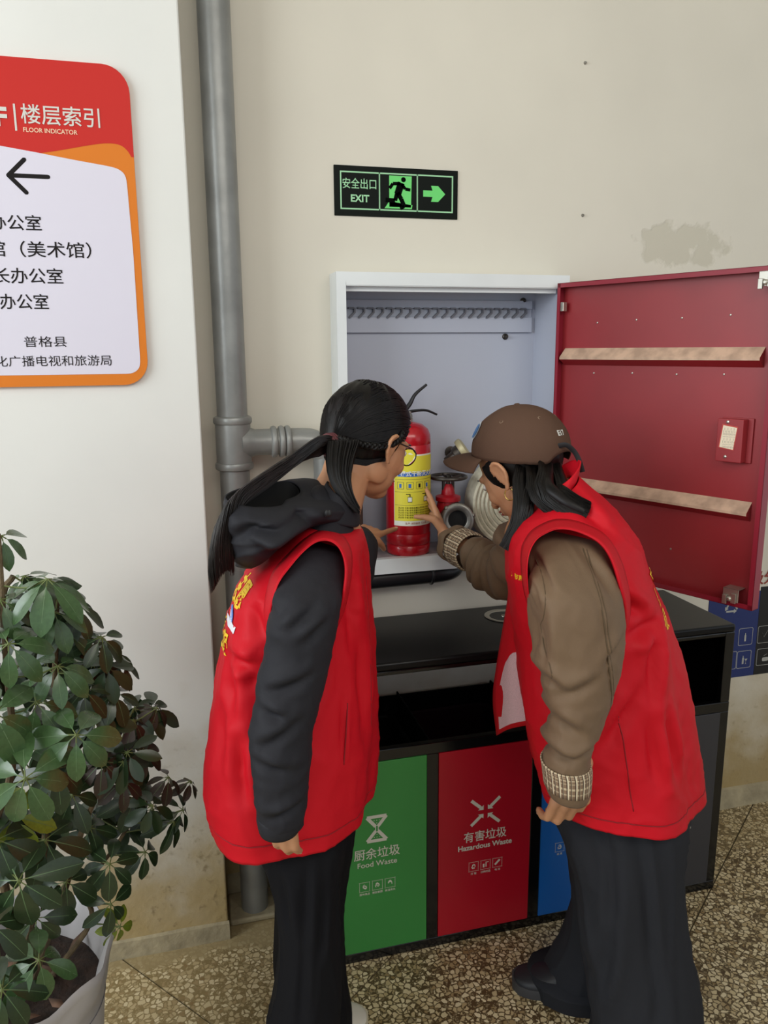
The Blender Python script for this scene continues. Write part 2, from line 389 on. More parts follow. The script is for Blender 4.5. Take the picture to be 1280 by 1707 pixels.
# joints follow two oblique directions seen on the right of the photograph
du = (T[1]-T[0]).normalized(); dv = V((du.y, -du.x, 0)); J0 = onfloor(1150, 1552)
def slab(u0, u1, v0, v1):
    poly = [J0+du*u0+dv*v0, J0+du*u1+dv*v0, J0+du*u1+dv*v1, J0+du*u0+dv*v1]
    out = poly
    for ax, lo in ((1, WY), (0, 4.6)):            # clip to the room
        nxt = []
        for i in range(len(out)):
            p, q = out[i], out[(i+1) % len(out)]
            if p[ax] <= lo: nxt.append(p)
            if (p[ax]-lo)*(q[ax]-lo) < 0: nxt.append(p.lerp(q, (lo-p[ax])/(q[ax]-p[ax])))
        out = nxt
        if len(out) < 3: return None
    return out
gp = .0022
for iu in range(-7, 5):
    for iv in range(-9, 10):
        S = 1.0
        o_ = slab(iu*S+gp, (iu+1)*S-gp, iv*S*.62+gp, (iv+1)*S*.62-gp)
        if not o_: continue
        cc = sum(o_, V())/len(o_)
        if cc.y < -1.8 or abs(cc.x) > 4.6: continue
        mb = MB(); n = len(o_)
        mb.add([V((p.x, p.y, 0)) for p in o_]+[V((p.x, p.y, -.004)) for p in o_], [tuple(range(n)), tuple(reversed(range(n, 2*n)))]+[(i, (i+1) % n, n+(i+1) % n, n+i) for i in range(n)])
        mb.build('terrazzo_slab', m_terr, floor, smooth=False)
b = MB(); b.box((-4, -4, 3.2), (5, 2.4, 3.3)); struct(b.build('ceiling', mat('ceiling_paint', 'cfcdc4', .8), smooth=False))
# cement skirting strips
def skirting(x0, x1, Y, h, name):
    mb = MB(); n = 60; rs = []
    for i in range(n+1):
        x = x0+(x1-x0)*i/n; hh = h+.006*noise.noise(V((x*9, 1, 2))); t = .008+.003*noise.noise(V((x*7, 5, 2)))
        rs.append([V((x, Y, 0)), V((x, Y-t-.004, 0)), V((x, Y-t, hh-.004)), V((x, Y, hh))])
    mb.rings(rs); return struct(mb.build(name, m_cem, angle=30))
skirting(-3.4, PX+.003, PY, .052, 'baseboard_left'); skirting(PX+.01, 4.4, WY, .075, 'baseboard_right')
b = MB(); rs = []
b.box((PX+.008, 2.0, 0), (.30, WY-.012, .018)); cb = b.build('trim_1', m_cem, bevel=.006); struct(cb)

# ------------------------------------------------------------------ drain pipe
def collar(mb, c, r, h, ax=(0, 0, 1)):
    mb.lathe(c, [(r-.006, -h/2-.002), (r, -h/2+.001), (r+.0015, -h/2+.005), (r+.0015, h/2-.005), (r, h/2-.001), (r-.006, h/2+.002)], 36, ax)
px_, py_ = .149, 2.052; pr = .0385
dp = thing('drain_pipe', 'grey painted drain pipe running up the recess with a side branch', 'pipe', (px_, py_, 0))
b = MB(); b.lathe((px_, py_, 0), [(pr, .018), (pr, 1.33), (pr, 1.46), (pr, 3.2)], 40); adopt(b.build('pipe_run', m_pipe), dp)
zt = at(385, 745, py_).z
z_hi, z_lo = at(404, 700, py_).z, at(404, 778, py_).z
b = MB(); b.lathe((px_, py_, 0), [(pr+.006, z_lo), (pr+.0065, z_lo+.01), (pr+.006, z_hi), (pr+.0055, z_hi+.004)], 40)
tee = adopt(b.build('tee_fitting', m_pipe), dp)
zb = at(440, 737, 2.05).z; rb = .034
b.v = []; b.f = []; b.m = []
b = MB(); b.lathe((px_+.02, py_, zb), [(rb+.01, 0), (rb+.006, .02), (rb, .035), (rb, .135)], 32, (1, 0, 0)); adopt(b.build('branch_pipe', m_pipe), dp)
for zz in (z_hi, z_lo+.004):
    b = MB(); collar(b, (px_, py_, zz), pr+.009, .018); adopt(b.build('collar', m_pipe), dp)
for xx in (.252, .272, .288):
    b = MB(); collar(b, (xx, py_, zb), rb+.006, .013, (1, 0, 0)); adopt(b.build('collar', m_pipe), dp)
pts = [V((.29, py_, zb)), V((.32, py_, zb)), V((.350, py_, zb-.003)), V((.372, py_, zb-.016)), V((.386, py_, zb-.038)), V((.389, py_, zb-.07)), V((.389, py_, .978))]
pts = catmull(pts, 4)
b = MB(); b.tube(pts, .0335, 28); adopt(b.build('elbow_pipe', m_pipe), dp)
zq = at(660, 962, 2.085).z; pts = catmull([V((.389, py_, .976)), V((.391, py_+.004, .958)), V((.403, 2.066, zq+.004)), V((.430, 2.078, zq-.003)), V((.5, 2.09, zq-.002)), V((.66, 2.09, zq)), V((.735, 2.092, zq+.002)), V((.768, 2.105, zq+.006)), V((.779, 2.132, zq+.01))], 6)
b = MB(); b.tube(pts, .0285, 26); lp = b.build('waste_pipe', mat('black_pipe', '1b1a1d', .35), angle=60); tag(lp, 'black plastic pipe bending into the wall under the white cabinet', 'pipe')
b = MB(); collar(b, (.695, 2.09, zq+.001), .0320, .008, (1, 0, 0)); b.build('pipe_ring', MATS['black_pipe'], lp)

# ------------------------------------------------------------------ hydrant cabinet
IX0, IX1, IZ0, IZ1, FY, BY = .450, 1.056, 1.028, 1.762, 2.050, 2.215
cab = thing('hydrant_cabinet', 'white wall cabinet standing open with a red door, holding fire gear', 'cabinet', ((CX0+CX1)/2, FY, CZ0))
b = MB()
b.box((CX0, FY, CZ0), (CX0+.0015, BY+.003, CZ1)); b.box((CX1-.0015, FY, CZ0), (CX1, BY+.003, CZ1))
b.box((CX0+.0015, FY, CZ0), (CX1-.0015, BY+.003, CZ0+.0015)); b.box((CX0+.0015, FY, CZ1-.0015), (CX1-.0015, BY+.003, CZ1))
frame_ring(b, CX0, CZ0, CX1, CZ1, .0255, FY-.001, .002)
b.box((IX0, FY-.001, CZ0+.0255), (IX1, FY+.001, IZ0)); b.box((IX0, FY-.001, IZ1), (IX1, FY+.001, CZ1-.0255))
# inward returns
b.box((IX0, FY+.001, IZ1-.002), (IX1, FY+.02, IZ1)); b.box((IX0, FY+.001, IZ0-.002), (IX1, FY+.02, IZ0))
b.box((IX0+.004, FY+.02, IZ1-.014), (IX1-.004, FY+.022, IZ1))
adopt(b.build('frame', m_cab, smooth=False), cab)
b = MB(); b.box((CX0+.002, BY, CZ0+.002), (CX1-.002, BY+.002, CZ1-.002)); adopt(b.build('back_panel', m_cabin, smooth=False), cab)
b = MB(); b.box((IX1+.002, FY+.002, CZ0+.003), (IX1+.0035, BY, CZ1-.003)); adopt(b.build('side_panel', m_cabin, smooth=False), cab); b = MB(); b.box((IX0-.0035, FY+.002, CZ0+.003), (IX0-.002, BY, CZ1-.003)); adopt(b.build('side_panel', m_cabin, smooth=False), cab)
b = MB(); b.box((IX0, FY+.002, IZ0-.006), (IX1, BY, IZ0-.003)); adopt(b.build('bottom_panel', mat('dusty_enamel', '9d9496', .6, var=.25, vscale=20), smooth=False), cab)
# slotted hanging rail
rz = at(720, 521, 2.19).z
b = MB(); b.box((IX0, 2.203, rz+.012), (1.045, 2.211, rz+.035)); b.box((IX0, 2.203, rz-.055), (1.045, 2.209, rz-.012)); b.box((IX0, 2.208, rz-.012), (1.045, 2.213, rz+.012))
adopt(b.build('hanging_rail', m_cabin, smooth=False, bevel=.001), cab)
for i in range(21):
    x = IX0+.012+i*.0272; b = MB()
    poly = [(0, .014), (.016, .014), (.020, .009), (.020, -.001), (.006, -.015), (.001, -.015), (.001, -.012), (.0155, .001), (.0155, .010), (0, .010)]
    k = [V((x+px2, 2.196, rz+pz)) for px2, pz in poly]; n = len(k)
    b.add(k+[p+V((0, .012, 0)) for p in k], [tuple(range(n)), tuple(reversed(range(n, 2*n)))]+[(q, (q+1) % n, n+(q+1) % n, n+q) for q in range(n)])
    adopt(b.build('hook', mat('grey_enamel', '62626a', .4), smooth=False), cab)
for p in ((875, 501), (845, 561)):
    c = at(p[0], p[1], 2.2); b = MB(); b.lathe((c.x, BY, c.z), [(.009, 0), (.009, -.004), (.006, -.006), (.004, -.016), (.001, -.019)], 12, (0, 1, 0)); adopt(b.build('bolt', m_darksteel), cab)
# door
H0 = V((1.062, 2.043, 0)); dd = V((.411, -.911, 0)).normalized(); dn = V((-dd.y, dd.x, 0)); dn = -dn if dn.dot(V((-1, -.3, 0))) < 0 else dn
DL, DZ0, DZ1 = .604, .992, 1.772
def D(u, z, t=0.): return H0 + dd*u + dn*t + V((0, 0, z))
def dbox(mb, u0, u1, z0, z1, t0, t1, mi=0):
    p = [D(u0, z0, t0), D(u1, z0, t0), D(u1, z0, t1), D(u0, z0, t1), D(u0, z1, t0), D(u1, z1, t0), D(u1, z1, t1), D(u0, z1, t1)]
    mb.add(p, [(0, 3, 2, 1), (4, 5, 6, 7), (0, 1, 5, 4), (1, 2, 6, 5), (2, 3, 7, 6), (3, 0, 4, 7)], mi)
b = MB(); dbox(b, 0, DL, DZ0, DZ1, -.0015, 0); door = adopt(b.build('door', m_red_enamel, smooth=False), cab)
door['label'] = 'dark red inner face of the open metal door'
def dpart(name, mb, m, **k): o = mb.build(name, m, door, **k); return o
b = MB()
for a in ((0, .0015, DZ0, DZ1, 0, .028), (DL-.0015, DL, DZ0, DZ1, 0, .028), (0, DL, DZ0, DZ0+.0015, 0, .028), (0, DL, DZ1-.0015, DZ1, 0, .028),
          (0, .010, DZ0, DZ1, .0265, .028), (DL-.012, DL, DZ0, DZ1, .0265, .028), (0, DL, DZ0, DZ0+.012, .0265, .028), (0, DL, DZ1-.012, DZ1, .0265, .028)): dbox(b, *a)
dpart('door_flange', b, m_red_edge, smooth=False)
def on_door(px, py):
    "door-plane coordinates of a place in the photograph"
    d = at(px, py, 1.) - V((0, 0, EYE)); t = (H0-V((0, 0, EYE))).dot(dn)/d.dot(dn); p = V((0, 0, EYE))+d*t
    return (p-H0).dot(dd), p.z
for (pa, pb) in (((945, 594), (1270, 592)), ((985, 812), (1250, 848))):
    u, z = on_door(*pa); b = MB(); u1 = DL-.035
    for (za, ta, zb2, tb) in ((z+.010, 0, z, .022),): pass
    prof = [(z+.022, 0), (z-.002, .024), (z-.008, .024), (z-.024, 0)]
    r0 = [D(.012, q, t) for q, t in prof]; r1 = [D(u1, q, t) for q, t in prof]
    b.rings([r0, r1]); b.m = [0 if k in (0, 1) else 1 for k in range(len(b.f))]
    o = dpart('door_rib', b, [m_rib, m_red_enamel], smooth=False)
for (px2, py2) in ((996, 538), (1061, 533), (1137, 530), (1218, 525), (990, 622), (1054, 622), (1128, 624), (1207, 624), (1123, 821), (1118, 915)):
    u, z = on_door(px2, py2); b = MB(); b.lathe(D(u, z, 0), [(.0028, 0), (.0022, .002), (.0005, .0025)], 8, dn); dpart('rivet', b, m_brightsteel)
u0, z0 = on_door(1226, 730); b = MB(); hw, hh = .031, .043
z0 = on_door(1226, 733)[1]
dbox(b, u0-hw, u0+hw, z0-.05, z0+.05, .006, .03); dbox(b, u0-hw, u0+hw+.012, z0-.052, z0+.052, 0, .006); dpart('switch_box', b, m_red_enamel, smooth=False, bevel=.0015)
b = MB(); tl = radians(-7); L = []
for (a, c) in ((-.019, -.026), (.019, -.026), (.019, .030), (-.019, .030)):
    L.append((u0-.003+a*cos(tl)-c*sin(tl), z0+.006+a*sin(tl)+c*cos(tl)))
b.add([D(u, z, .0306) for u, z in L], [(0, 1, 2, 3)]); L2 = [((u-u0)*.88+u0, (z-z0)*.92+z0) for u, z in L]
b.add([D(u, z, .0309) for u, z in L2], [(0, 1, 2, 3)], 1)
dpart('instruction_sticker', b, [mat('red_print', 'c04a40', .6), mat('cream_paper', 'e8dcc2', .7)], smooth=False)
for k in range(4):
    text_obj('sticker_lettering', '|'.join(['火', '灾', '时', '按', '下'][:5-k]) if False else '一二三丨一二丨三', .0075, D(u0+.010-k*.0075, z0+.006, .031), (0, 0, -1), dd*(1), mat('grey_print', '7a7066', .6), door, lift=.0003, squeeze=.8)
for zz in (z0+.043, z0-.038):
    b = MB(); b.lathe(D(u0-.006, zz, .03), [(.004, 0), (.0035, .002), (.0008, .003)], 10, dn); dpart('screw', b, m_brightsteel)
def latch(px2, py2):
    u, z = on_door(px2, py2); b = MB()
    dbox(b, u-.018, u+.020, z+.010, z+.0125, 0, .032); dbox(b, u-.018, u+.020, z-.020, z+.0125, .030, .032); dbox(b, u-.016, u-.006, z-.026, z-.004, .033, .039); dbox(b, u+.004, u+.016, z-.022, z+.002, .033, .037)
    b.lathe(D(u, z-.012, .030), [(.006, 0), (.006, .009), (.003, .011)], 12, dn)
    dpart('latch', b, m_brightsteel, smooth=False, bevel=.0008)
latch(1228, 985); latch(1290, 462)
u, z = .006, on_door(943, 512)[1]; b = MB(); dbox(b, .012, .022, z-.012, z+.012, .012, .028); dpart('hinge', b, m_brightsteel, smooth=False, bevel=.001)

# ------------------------------------------------------------------ fire extinguisher
ex, ey = at(680, 850, 2.12).x, 2.118; er = .0635; ez = IZ0-.002
ext = thing('fire_extinguisher', 'red portable dry powder fire extinguisher with yellow label inside the cabinet', 'fire extinguisher', (ex, ey, ez))
m_exred = mat('extinguisher_red', 'b3101f', .28, coat=.3, var=.06, vscale=10)
zt_ = at(680, 704, ey).z
prof = [(er-.008, ez), (er-.002, ez+.004), (er-.001, ez+.028), (er-.004, ez+.031), (er, ez+.034), (er, ez+.062), (er-.001, ez+.0635), (er, ez+.065), (er, zt_-.060), (er-.001, zt_-.0585), (er, zt_-.057), (er-.001, zt_-.035), (er-.008, zt_-.018), (er-.024, zt_-.005), (.022, zt_), (.014, zt_+.002)]
b = MB(); b.lathe((ex, ey, 0), prof, 48); adopt(b.build('cylinder', m_exred, angle=60), ext)
def cyl_patch(mb, a0, a1, z0_, z1_, r, mi=0, n=24):
    rs = [[V((ex+r*sin(a), ey-r*cos(a), z)) for a in [a0+(a1-a0)*k/n for k in range(n+1)]] for z in (z0_, z1_)]
    mb.rings(rs, False, False, mi, closed=False)
lz1, lz0 = at(685, 758, 2.055).z, at(685, 877, 2.055).z; Lh = lz1-lz0; a0, a1 = -.95, 1.12; ac = (a0+a1)/2
b = MB(); m_yel = mat('label_yellow', 'ddd23c', .45); m_lblue = mat('label_blue', '2d64b8', .45); m_lw = mat('label_white', 'e3e4d8', .45)
cyl_patch(b, a0, a1, lz0, lz1, er+.0005, 2); cyl_patch(b, a0+.03, a1-.03, lz0+.014, lz1-.004, er+.0009, 0); cyl_patch(b, a0, a1, lz1-.30*Lh-.001, lz1-.19*Lh-.012, er+.0013, 1)
lab = adopt(b.build('label', [m_yel, m_lblue, m_lw]), ext)
def cyl_text(txt, size, a, z, m, bold=0.):
    me = text_mesh(txt, size, 'CENTER', bold)
    for v in me.vertices:
        an = a+v.co.x/er; v.co = V((ex+(er+.0019)*sin(an), ey-(er+.0019)*cos(an), z+v.co.y))
    me.materials.clear(); me.materials.append(m); me.polygons.foreach_set('material_index', [0]*len(me.polygons))
    o = bpy.data.objects.new('label_lettering', me); COL.objects.link(o); o.parent = lab
cyl_text('手提式干粉灭火器', .0150, ac, lz1-.268*Lh, m_lw, .0003)
for k in range(4):
    b = MB(); a = a0+.32+k*.42; zc = lz1-.43*Lh
    cyl_patch(b, a-.15, a+.15, zc-.010, zc+.010, er+.0012, 0, 4); cyl_patch(b, a-.13, a+.13, zc-.0088, zc+.0088, er+.0014, 1, 4)
    cyl_patch(b, a-.05-.02*k % .04, a+.05, zc-.006, zc+.005, er+.0017, 2 if k != 2 else 3, 3)
    o = b.build('pictogram', [mat('label_line', '6c6d3a', .5), m_yel, m_lblue, m_text_k], lab)
for k in range(2):
    b = MB(); a = ac-.3+k*.75; zc = lz1-.60*Lh
    cyl_patch(b, a-.10, a+.10, zc-.013, zc+.003, er+.0013, 0, 4); cyl_patch(b, a-.08, a+.08, zc-.011, zc+.001, er+.0016, 1, 4); cyl_patch(b, a-.02, a+.02, zc+.003, zc+.009, er+.0013, 2, 3); cyl_patch(b, a-.17, a+.02, zc+.009, zc+.011, er+.0013, 2, 4)
    b.build('pictogram', [MATS['label_line'], m_lw, m_text_k], lab)
for k, zz in enumerate((.345, .52, .705)):
    b = MB(); cyl_patch(b, a0+.06, a1-.06, lz1-zz*Lh-.0004, lz1-zz*Lh+.0004, er+.0014); b.build('label_rule', MATS['label_line'], lab)
for k in range(5):
    cyl_text('灭火剂 干粉 使用温度 压力'[:11], .0056, ac-.40, lz1-(.745+.034*k)*Lh, m_text_k); cyl_text('拔出保险销 喷嘴对准火焰', .0056, ac+.45, lz1-(.745+.034*k)*Lh, m_text_k)
cyl_text('生产 消防器材 灭火器', .0068, ac, lz0+.007, mat('label_orange_print', 'a04a28', .5))
# valve block, levers, gauge, short hose
b = MB(); b.lathe((ex, ey, 0), [(.014, zt_), (.014, zt_+.012), (.010, zt_+.014), (.010, zt_+.03), (.006, zt_+.032)], 16); adopt(b.build('valve', m_brightsteel), ext)
b = MB(); b.lathe((ex-.004, ey-.014, zt_+.018), [(.011, 0), (.011, -.006), (.009, -.008)], 16, (0, 1, 0)); adopt(b.build('gauge', m_steel), ext)
P0 = V((ex-.012, ey, zt_+.032)); tip = at(711, 641, ey); mid = at(692, 658, ey)
b = MB(); pts = catmull([P0, P0.lerp(mid, .5)+V((.001, 0, -.003)), mid+V((0, 0, .001)), tip], 5); b.tube(pts, [.011-.006*i/(len(pts)-1) for i in range(len(pts))], 8, flat=.7); adopt(b.build('lever', mat('black_plastic', '18181a', .45)), ext)
tip2 = at(728, 691, ey); b = MB(); pts = catmull([P0+V((0, 0, -.006)), at(690, 685, ey), at(710, 684, ey), tip2], 5); b.tube(pts, [.008-.003*i/(len(pts)-1) for i in range(len(pts))], 8, flat=.6); adopt(b.build('carry_handle', MATS['black_plastic']), ext)
b = MB(); pts = catmull([V((ex-.01, ey+.008, zt_+.02)), V((ex-.02, ey+.05, zt_+.015)), V((ex-.01, ey+.074, zt_-.04)), V((ex-.008, ey+.0745, zt_-.2)), V((ex-.008, ey+.0745, zt_-.33))], 6)
b.tube(pts, .0085, 10); adopt(b.build('hose', MATS['black_plastic']), ext)

# ------------------------------------------------------------------ hydrant valve with hand wheel
vc = at(747, 795, 2.115); hv = thing('hydrant_valve', 'red hydrant valve with dark hand wheel beside the extinguisher', 'valve', (vc.x, 2.115, IZ0))
b = MB(); WR = .051
ring = [vc+V((WR*cos(2*pi*k/32), WR*sin(2*pi*k/32), 0)) for k in range(33)]
b.tube(ring, .0052, 8, cap=False)
for k in range(5): a = 2*pi*k/5+.3; b.tube([vc+V((0, 0, -.004)), vc+V((WR*cos(a), WR*sin(a), 0))], .0036, 6)
b.lathe(vc, [(.009, -.012), (.009, .006), (.004, .009)], 12); adopt(b.build('hand_wheel', m_darksteel), hv)
b = MB(); b.lathe(vc, [(.006, -.06), (.006, -.005)], 10); b.box((vc.x-.017, 2.109, vc.z-.045), (vc.x-.011, 2.121, vc.z-.012)); b.box((vc.x+.011, 2.109, vc.z-.045), (vc.x+.017, 2.121, vc.z-.012)); adopt(b.build('spindle', m_darksteel), hv)
b = MB(); b.lathe(vc, [(.010, -.020), (.015, -.028), (.019, -.042), (.020, -.05), (.036, -.056), (.036, -.068), (.03, -.07), (.034, -.09), (.036, -.14), (.030, -.16), (.028, -.205)], 24)
adopt(b.build('valve_body', mat('valve_red', 'b01624', .38, var=.15, vscale=20)), hv)
oc = at(762, 866, 2.062); ax = V((-.22, -.96, .12)).normalized()
b = MB(); b.lathe(oc, [(.026, -.060), (.028, -.036), (.046, -.032), (.048, -.022), (.046, -.013), (.042, -.010), (.042, 0), (.047, .001), (.047, .010), (.043, .013), (.034, .013), (.027, .010), (.026, -.02), (.0255, -.03)], 40, ax, cap=False)
for k in range(3):
    a = 2*pi*k/3+.5; u_ = ax.orthogonal().normalized(); w_ = ax.cross(u_); d_ = u_*cos(a)+w_*sin(a); c_ = oc+d_*.045+ax*.006
    b.ell(c_, (.008, .008, .008), None, 8, 6)
adopt(b.build('outlet_coupling', m_steel), hv)
b = MB(); b.lathe(oc-ax*.010, [(.027, 0), (.027, .001)], 24, ax); adopt(b.build('bore_shade_disc', m_blackm), hv)  # black disc plugs the mouth, standing for the shade inside the bore
# brown pipe stub, seen at the lower left of the cabinet
p1 = at(596, 860, 2.16); b = MB(); b.lathe((p1.x, 2.165, 0), [(.0165, IZ0-.003), (.0165, 1.185), (.018, 1.187), (.018, 1.200), (.0165, 1.202), (.0165, 1.32)], 20)
o = b.build('riser_pipe', mat('brown_grey_pipe', '6a5d54', .45)); tag(o, 'thin brownish riser pipe in the lower left corner of the white cabinet', 'pipe')
# ------------------------------------------------------------------ rolled hose
m_canvas = mat('cream_canvas', 'cfcab4', .8, var=.10, vscale=60, bump=.2, bscale=300)
hc = at(850, 852, 2.13); hc.y = 2.13; hc.z = IZ0+.132; hr = .132
b = MB(); turns, seg = 9, 48; N = turns*seg; rs = []
for i in range(N+1):
    a = 2*pi*i/seg; r = .014+(hr-.014)*(i/N)**.95; w0 = .034+.004*noise.noise(V((i*.021, 3, 1)))
    off = .003*noise.noise(V((i*.05, 0, 7))); d_ = V((cos(a), 0, sin(a))); c_ = hc+d_*r; th = .0058
    rs.append([c_-d_*th+V((0, -w0+off+.003, 0)), c_+V((0, -w0+off-.001, 0)), c_+d_*th+V((0, -w0+off+.003, 0)), c_+d_*th+V((0, w0, 0)), c_-d_*th+V((0, w0, 0))])
b.rings(rs); fh = thing('fire_hose', 'rolled cream canvas fire hose standing on edge in the cabinet', 'hose', (hc.x, hc.y, hc.z-hr)); adopt(b.build('hose_roll', m_canvas, angle=35), fh)
b = MB(); b.lathe(hc+V((0, -.05, 0)), [(.014, 0), (.016, .004), (.016, .02), (.012, .09)], 16, (0, 1, 0)); adopt(b.build('core', m_darksteel), fh)
q = at(770, 748, 2.13); nz = thing('hose_nozzle', 'metal hose nozzle with pale rim lying behind the cap brim', 'nozzle', (q.x, 2.13, q.z-.04))
axn = V((.75, -.25, .55)).normalized(); b = MB(); b.lathe(q+V((.005, 0, -.005)), [(.014, -.06), (.018, -.03), (.026, -.028), (.026, -.008), (.02, -.006)], 20, axn); adopt(b.build('nozzle_body', m_darksteel), nz)
b = MB(); b.lathe(q+V((.005, 0, -.005)), [(.034, -.010), (.037, -.004), (.037, .006), (.03, .010), (.026, .008)], 28, axn); adopt(b.build('rim', mat('pale_brass', 'b3aa86', .45, .3)), nz)

b = MB(); b.tube([q+V((-.005, .012, -.01)), V((q.x-.005, BY, q.z-.02))], .007, 10); b.lathe((q.x-.005, BY, q.z-.02), [(.018, 0), (.018, -.004), (.01, -.006)], 16, (0, 1, 0)); adopt(b.build('wall_bracket', m_darksteel), nz)
# ------------------------------------------------------------------ exit sign
m_gl = mat('luminous_green', '63d46a', .45); m_gd = mat('sign_dark_green', '050d08', .5, spec=.12); m_gp = mat('pale_green_print', '9fd6a6', .5)
ex0, ex1, ezt, ezb = .441, .781, 2.067, 1.943
es = thing('exit_sign', 'black and green emergency exit sign with running figure and arrow', 'sign', ((ex0+ex1)/2, WY, ezb))
b = MB(); b.box((ex0, WY-.004, ezb), (ex1, WY-.0005, ezt)); adopt(b.build('sign_plate', m_gd, smooth=False, bevel=.001), es)
YS = WY-.0046
b = MB(); frame_ring(b, ex0+.016, ezb+.016, ex1-.014, ezt-.014, .0035, YS, .0004)
xa, xb = ex0+.016+.104, ex0+.016+.208
for x in (xa, xb): b.box((x, YS, ezb+.016), (x+.003, YS+.0004, ezt-.014))
adopt(b.build('border', m_gp, smooth=False), es)
b = MB(); flat(b, [(xa+.028, ezb+.026), (xa+.088, ezb+.026), (xa+.090, ezb+.104), (xa+.028, ezb+.104)], YS)
flat(b, [(xa+.015, ezb+.022), (xa+.090, ezb+.022), (xa+.092, ezb+.032), (xa+.028, ezb+.040)], YS)
adopt(b.build('doorway_panel', m_gl, smooth=False), es)
cx_, cz_ = xa+.052, ezb+.064; YF = YS-.0005; b = MB()
flat(b, [(cx_+.015+.0065*cos(a*pi/6), cz_+.031+.0065*sin(a*pi/6)) for a in range(12)], YF)
def limb(*pp, w_=.004):
    for (x0, z0), (x1, z1) in zip(pp, pp[1:]):
        dx, dz = x1-x0, z1-z0; L_ = sqrt(dx*dx+dz*dz); nx, nz_ = -dz/L_*w_, dx/L_*w_
        flat(b, [(cx_+x0+nx, cz_+z0+nz_), (cx_+x0-nx, cz_+z0-nz_), (cx_+x1-nx, cz_+z1-nz_), (cx_+x1+nx, cz_+z1+nz_)], YF)
limb((.009, .023), (-.001, -.006), w_=.0095); limb((.006, .021), (-.014, .020), (-.023, .008), w_=.0042); limb((.010, .020), (.020, .008), (.034, .006), w_=.0040)
limb((-.001, -.002), (.009, -.018), (.017, -.036), w_=.0058); limb((-.003, -.004), (-.008, -.022), (-.034, -.021), w_=.0055); limb((.006, -.042), (.017, -.036), w_=.004)
o = adopt(b.build('running_figure', mat('sign_black', '020603', .7, spec=.05), smooth=False), es)
ar = MB(); x0, zc = xb+.018, ezb+.063
flat(ar, [(x0, zc-.008), (x0+.026, zc-.008), (x0+.022, zc-.020), (x0+.042, zc-.020), (x0+.062, zc), (x0+.042, zc+.020), (x0+.022, zc+.020), (x0+.026, zc+.008), (x0, zc+.008)], YS)
adopt(ar.build('arrow', m_gl, smooth=False), es)
t = text_obj('lettering', '安全出口', .0275, (ex0+.068, YS, ezb+.078), (1, 0, 0), (0, 0, 1), m_gp, bold=.0002, squeeze=.86, lift=.0008); adopt(t, es)
t = text_obj('lettering', 'EXIT', .0245, (ex0+.068, YS, ezb+.043), (1, 0, 0), (0, 0, 1), m_gp, bold=.0007, lift=.0008); adopt(t, es)

# ------------------------------------------------------------------ floor indicator board
sx1, sx0, sz1, sz0 = -.047, -.62, 2.207, 1.523; SY = PY-.012
fs = thing('floor_directory_sign', 'red, orange and white floor indicator board fixed to the pillar', 'sign', ((sx0+sx1)/2, PY, sz0))
b = MB(); flat(b, rrect(sx0, sz0, sx1, sz1, .055, 8), SY, .011); adopt(b.build('sign_board', mat('sign_orange', 'd87a26', .55, spec=.2), angle=30), fs)
def q_(px, py): p = at(px, py, SY); return (p.x, p.z)
b = MB(); red = [(p.x, p.z) for p in catmull([V((a, 0, c)) for a, c in (q_(219, 262), q_(212, 251), q_(200, 242), q_(180, 239), q_(150, 242), q_(60, 256), q_(-60, 262))], 5)]
poly = [(sx0, q_(0, 255)[1])] + red[::-1][:-1]
top = rrect(sx0, sz0, sx1, sz1, .055, 8)
topr = [p for p in top if p[1] > sz1-.056]
poly = [(sx0, q_(-60, 262)[1])] + red[::-1] + [(sx1, q_(219, 262)[1])] + topr
flat(b, poly, SY-.0004); adopt(b.build('red_header', mat('sign_red', 'c42c26', .55, spec=.2), smooth=False), fs)
b = MB(); wp = [q_(-80, 232), q_(0, 243), q_(60, 254), q_(120, 266), q_(180, 277), q_(196, 281), q_(207, 289), q_(211, 300), q_(222, 420), q_(234, 606), q_(231, 616), q_(220, 623), q_(0, 626), ]
for _ in range(2):      # round the corners
    nw_ = [wp[0]]
    for (xa_, za_), (xb_, zb_) in zip(wp, wp[1:]):
        L_ = math.hypot(xb_-xa_, zb_-za_); f_ = min(.25, .006/max(L_, 1e-6)); nw_ += [(xa_+(xb_-xa_)*f_, za_+(zb_-za_)*f_), (xb_-(xb_-xa_)*f_, zb_-(zb_-za_)*f_)]
    wp = nw_+[wp[-1]]
wp = [(sx0+.02, q_(-80, 226)[1])] + wp[2:] + [(sx0+.02, q_(0, 626)[1])]
flat(b, wp, SY-.0008); adopt(b.build('white_panel', mat('sign_white', 'd9d5e2', .55, spec=.2), smooth=False), fs)
YT = SY-.0010
def stext(txt, px0, px1, py, size_px, m, bold=.0002):
    p0 = at(px0, py, YT); p1 = at(px1, py, YT); me_w = p1.x-p0.x
    sz = size_px*abs(p1-p0).length/(px1-px0) if False else size_px*.00114*1.12
    t = text_obj('lettering', txt, sz, (p0.x, YT, (p0.z+p1.z)/2), (1, 0, 0), (0, 0, 1), m, align='LEFT', bold=bold, lift=.0006)
    xs_ = [v.co.x for v in t.data.vertices]; w_ = max(xs_)-min(xs_); x_min = min(xs_)
    for v in t.data.vertices: v.co.x = p0.x+(v.co.x-x_min)*me_w/w_
    adopt(t, fs)
stext('楼层索引', 35, 166, 196, 33, m_text_w, .0003); stext('FLOOR INDICATOR', 39, 129, 219, 10, mat('orange_white_print', 'f0c8a8', .5), .0002)
stext('F', -8, 12, 196, 40, m_text_w, .0018)
stext('办公室', -18, 69, 373, 27, m_text_k); stext('馆（美术馆）', -22, 152, 418, 28, m_text_k); stext('长办公室', -12, 105, 462, 28, m_text_k); stext('办公室', 0, 81, 505, 28, m_text_k)
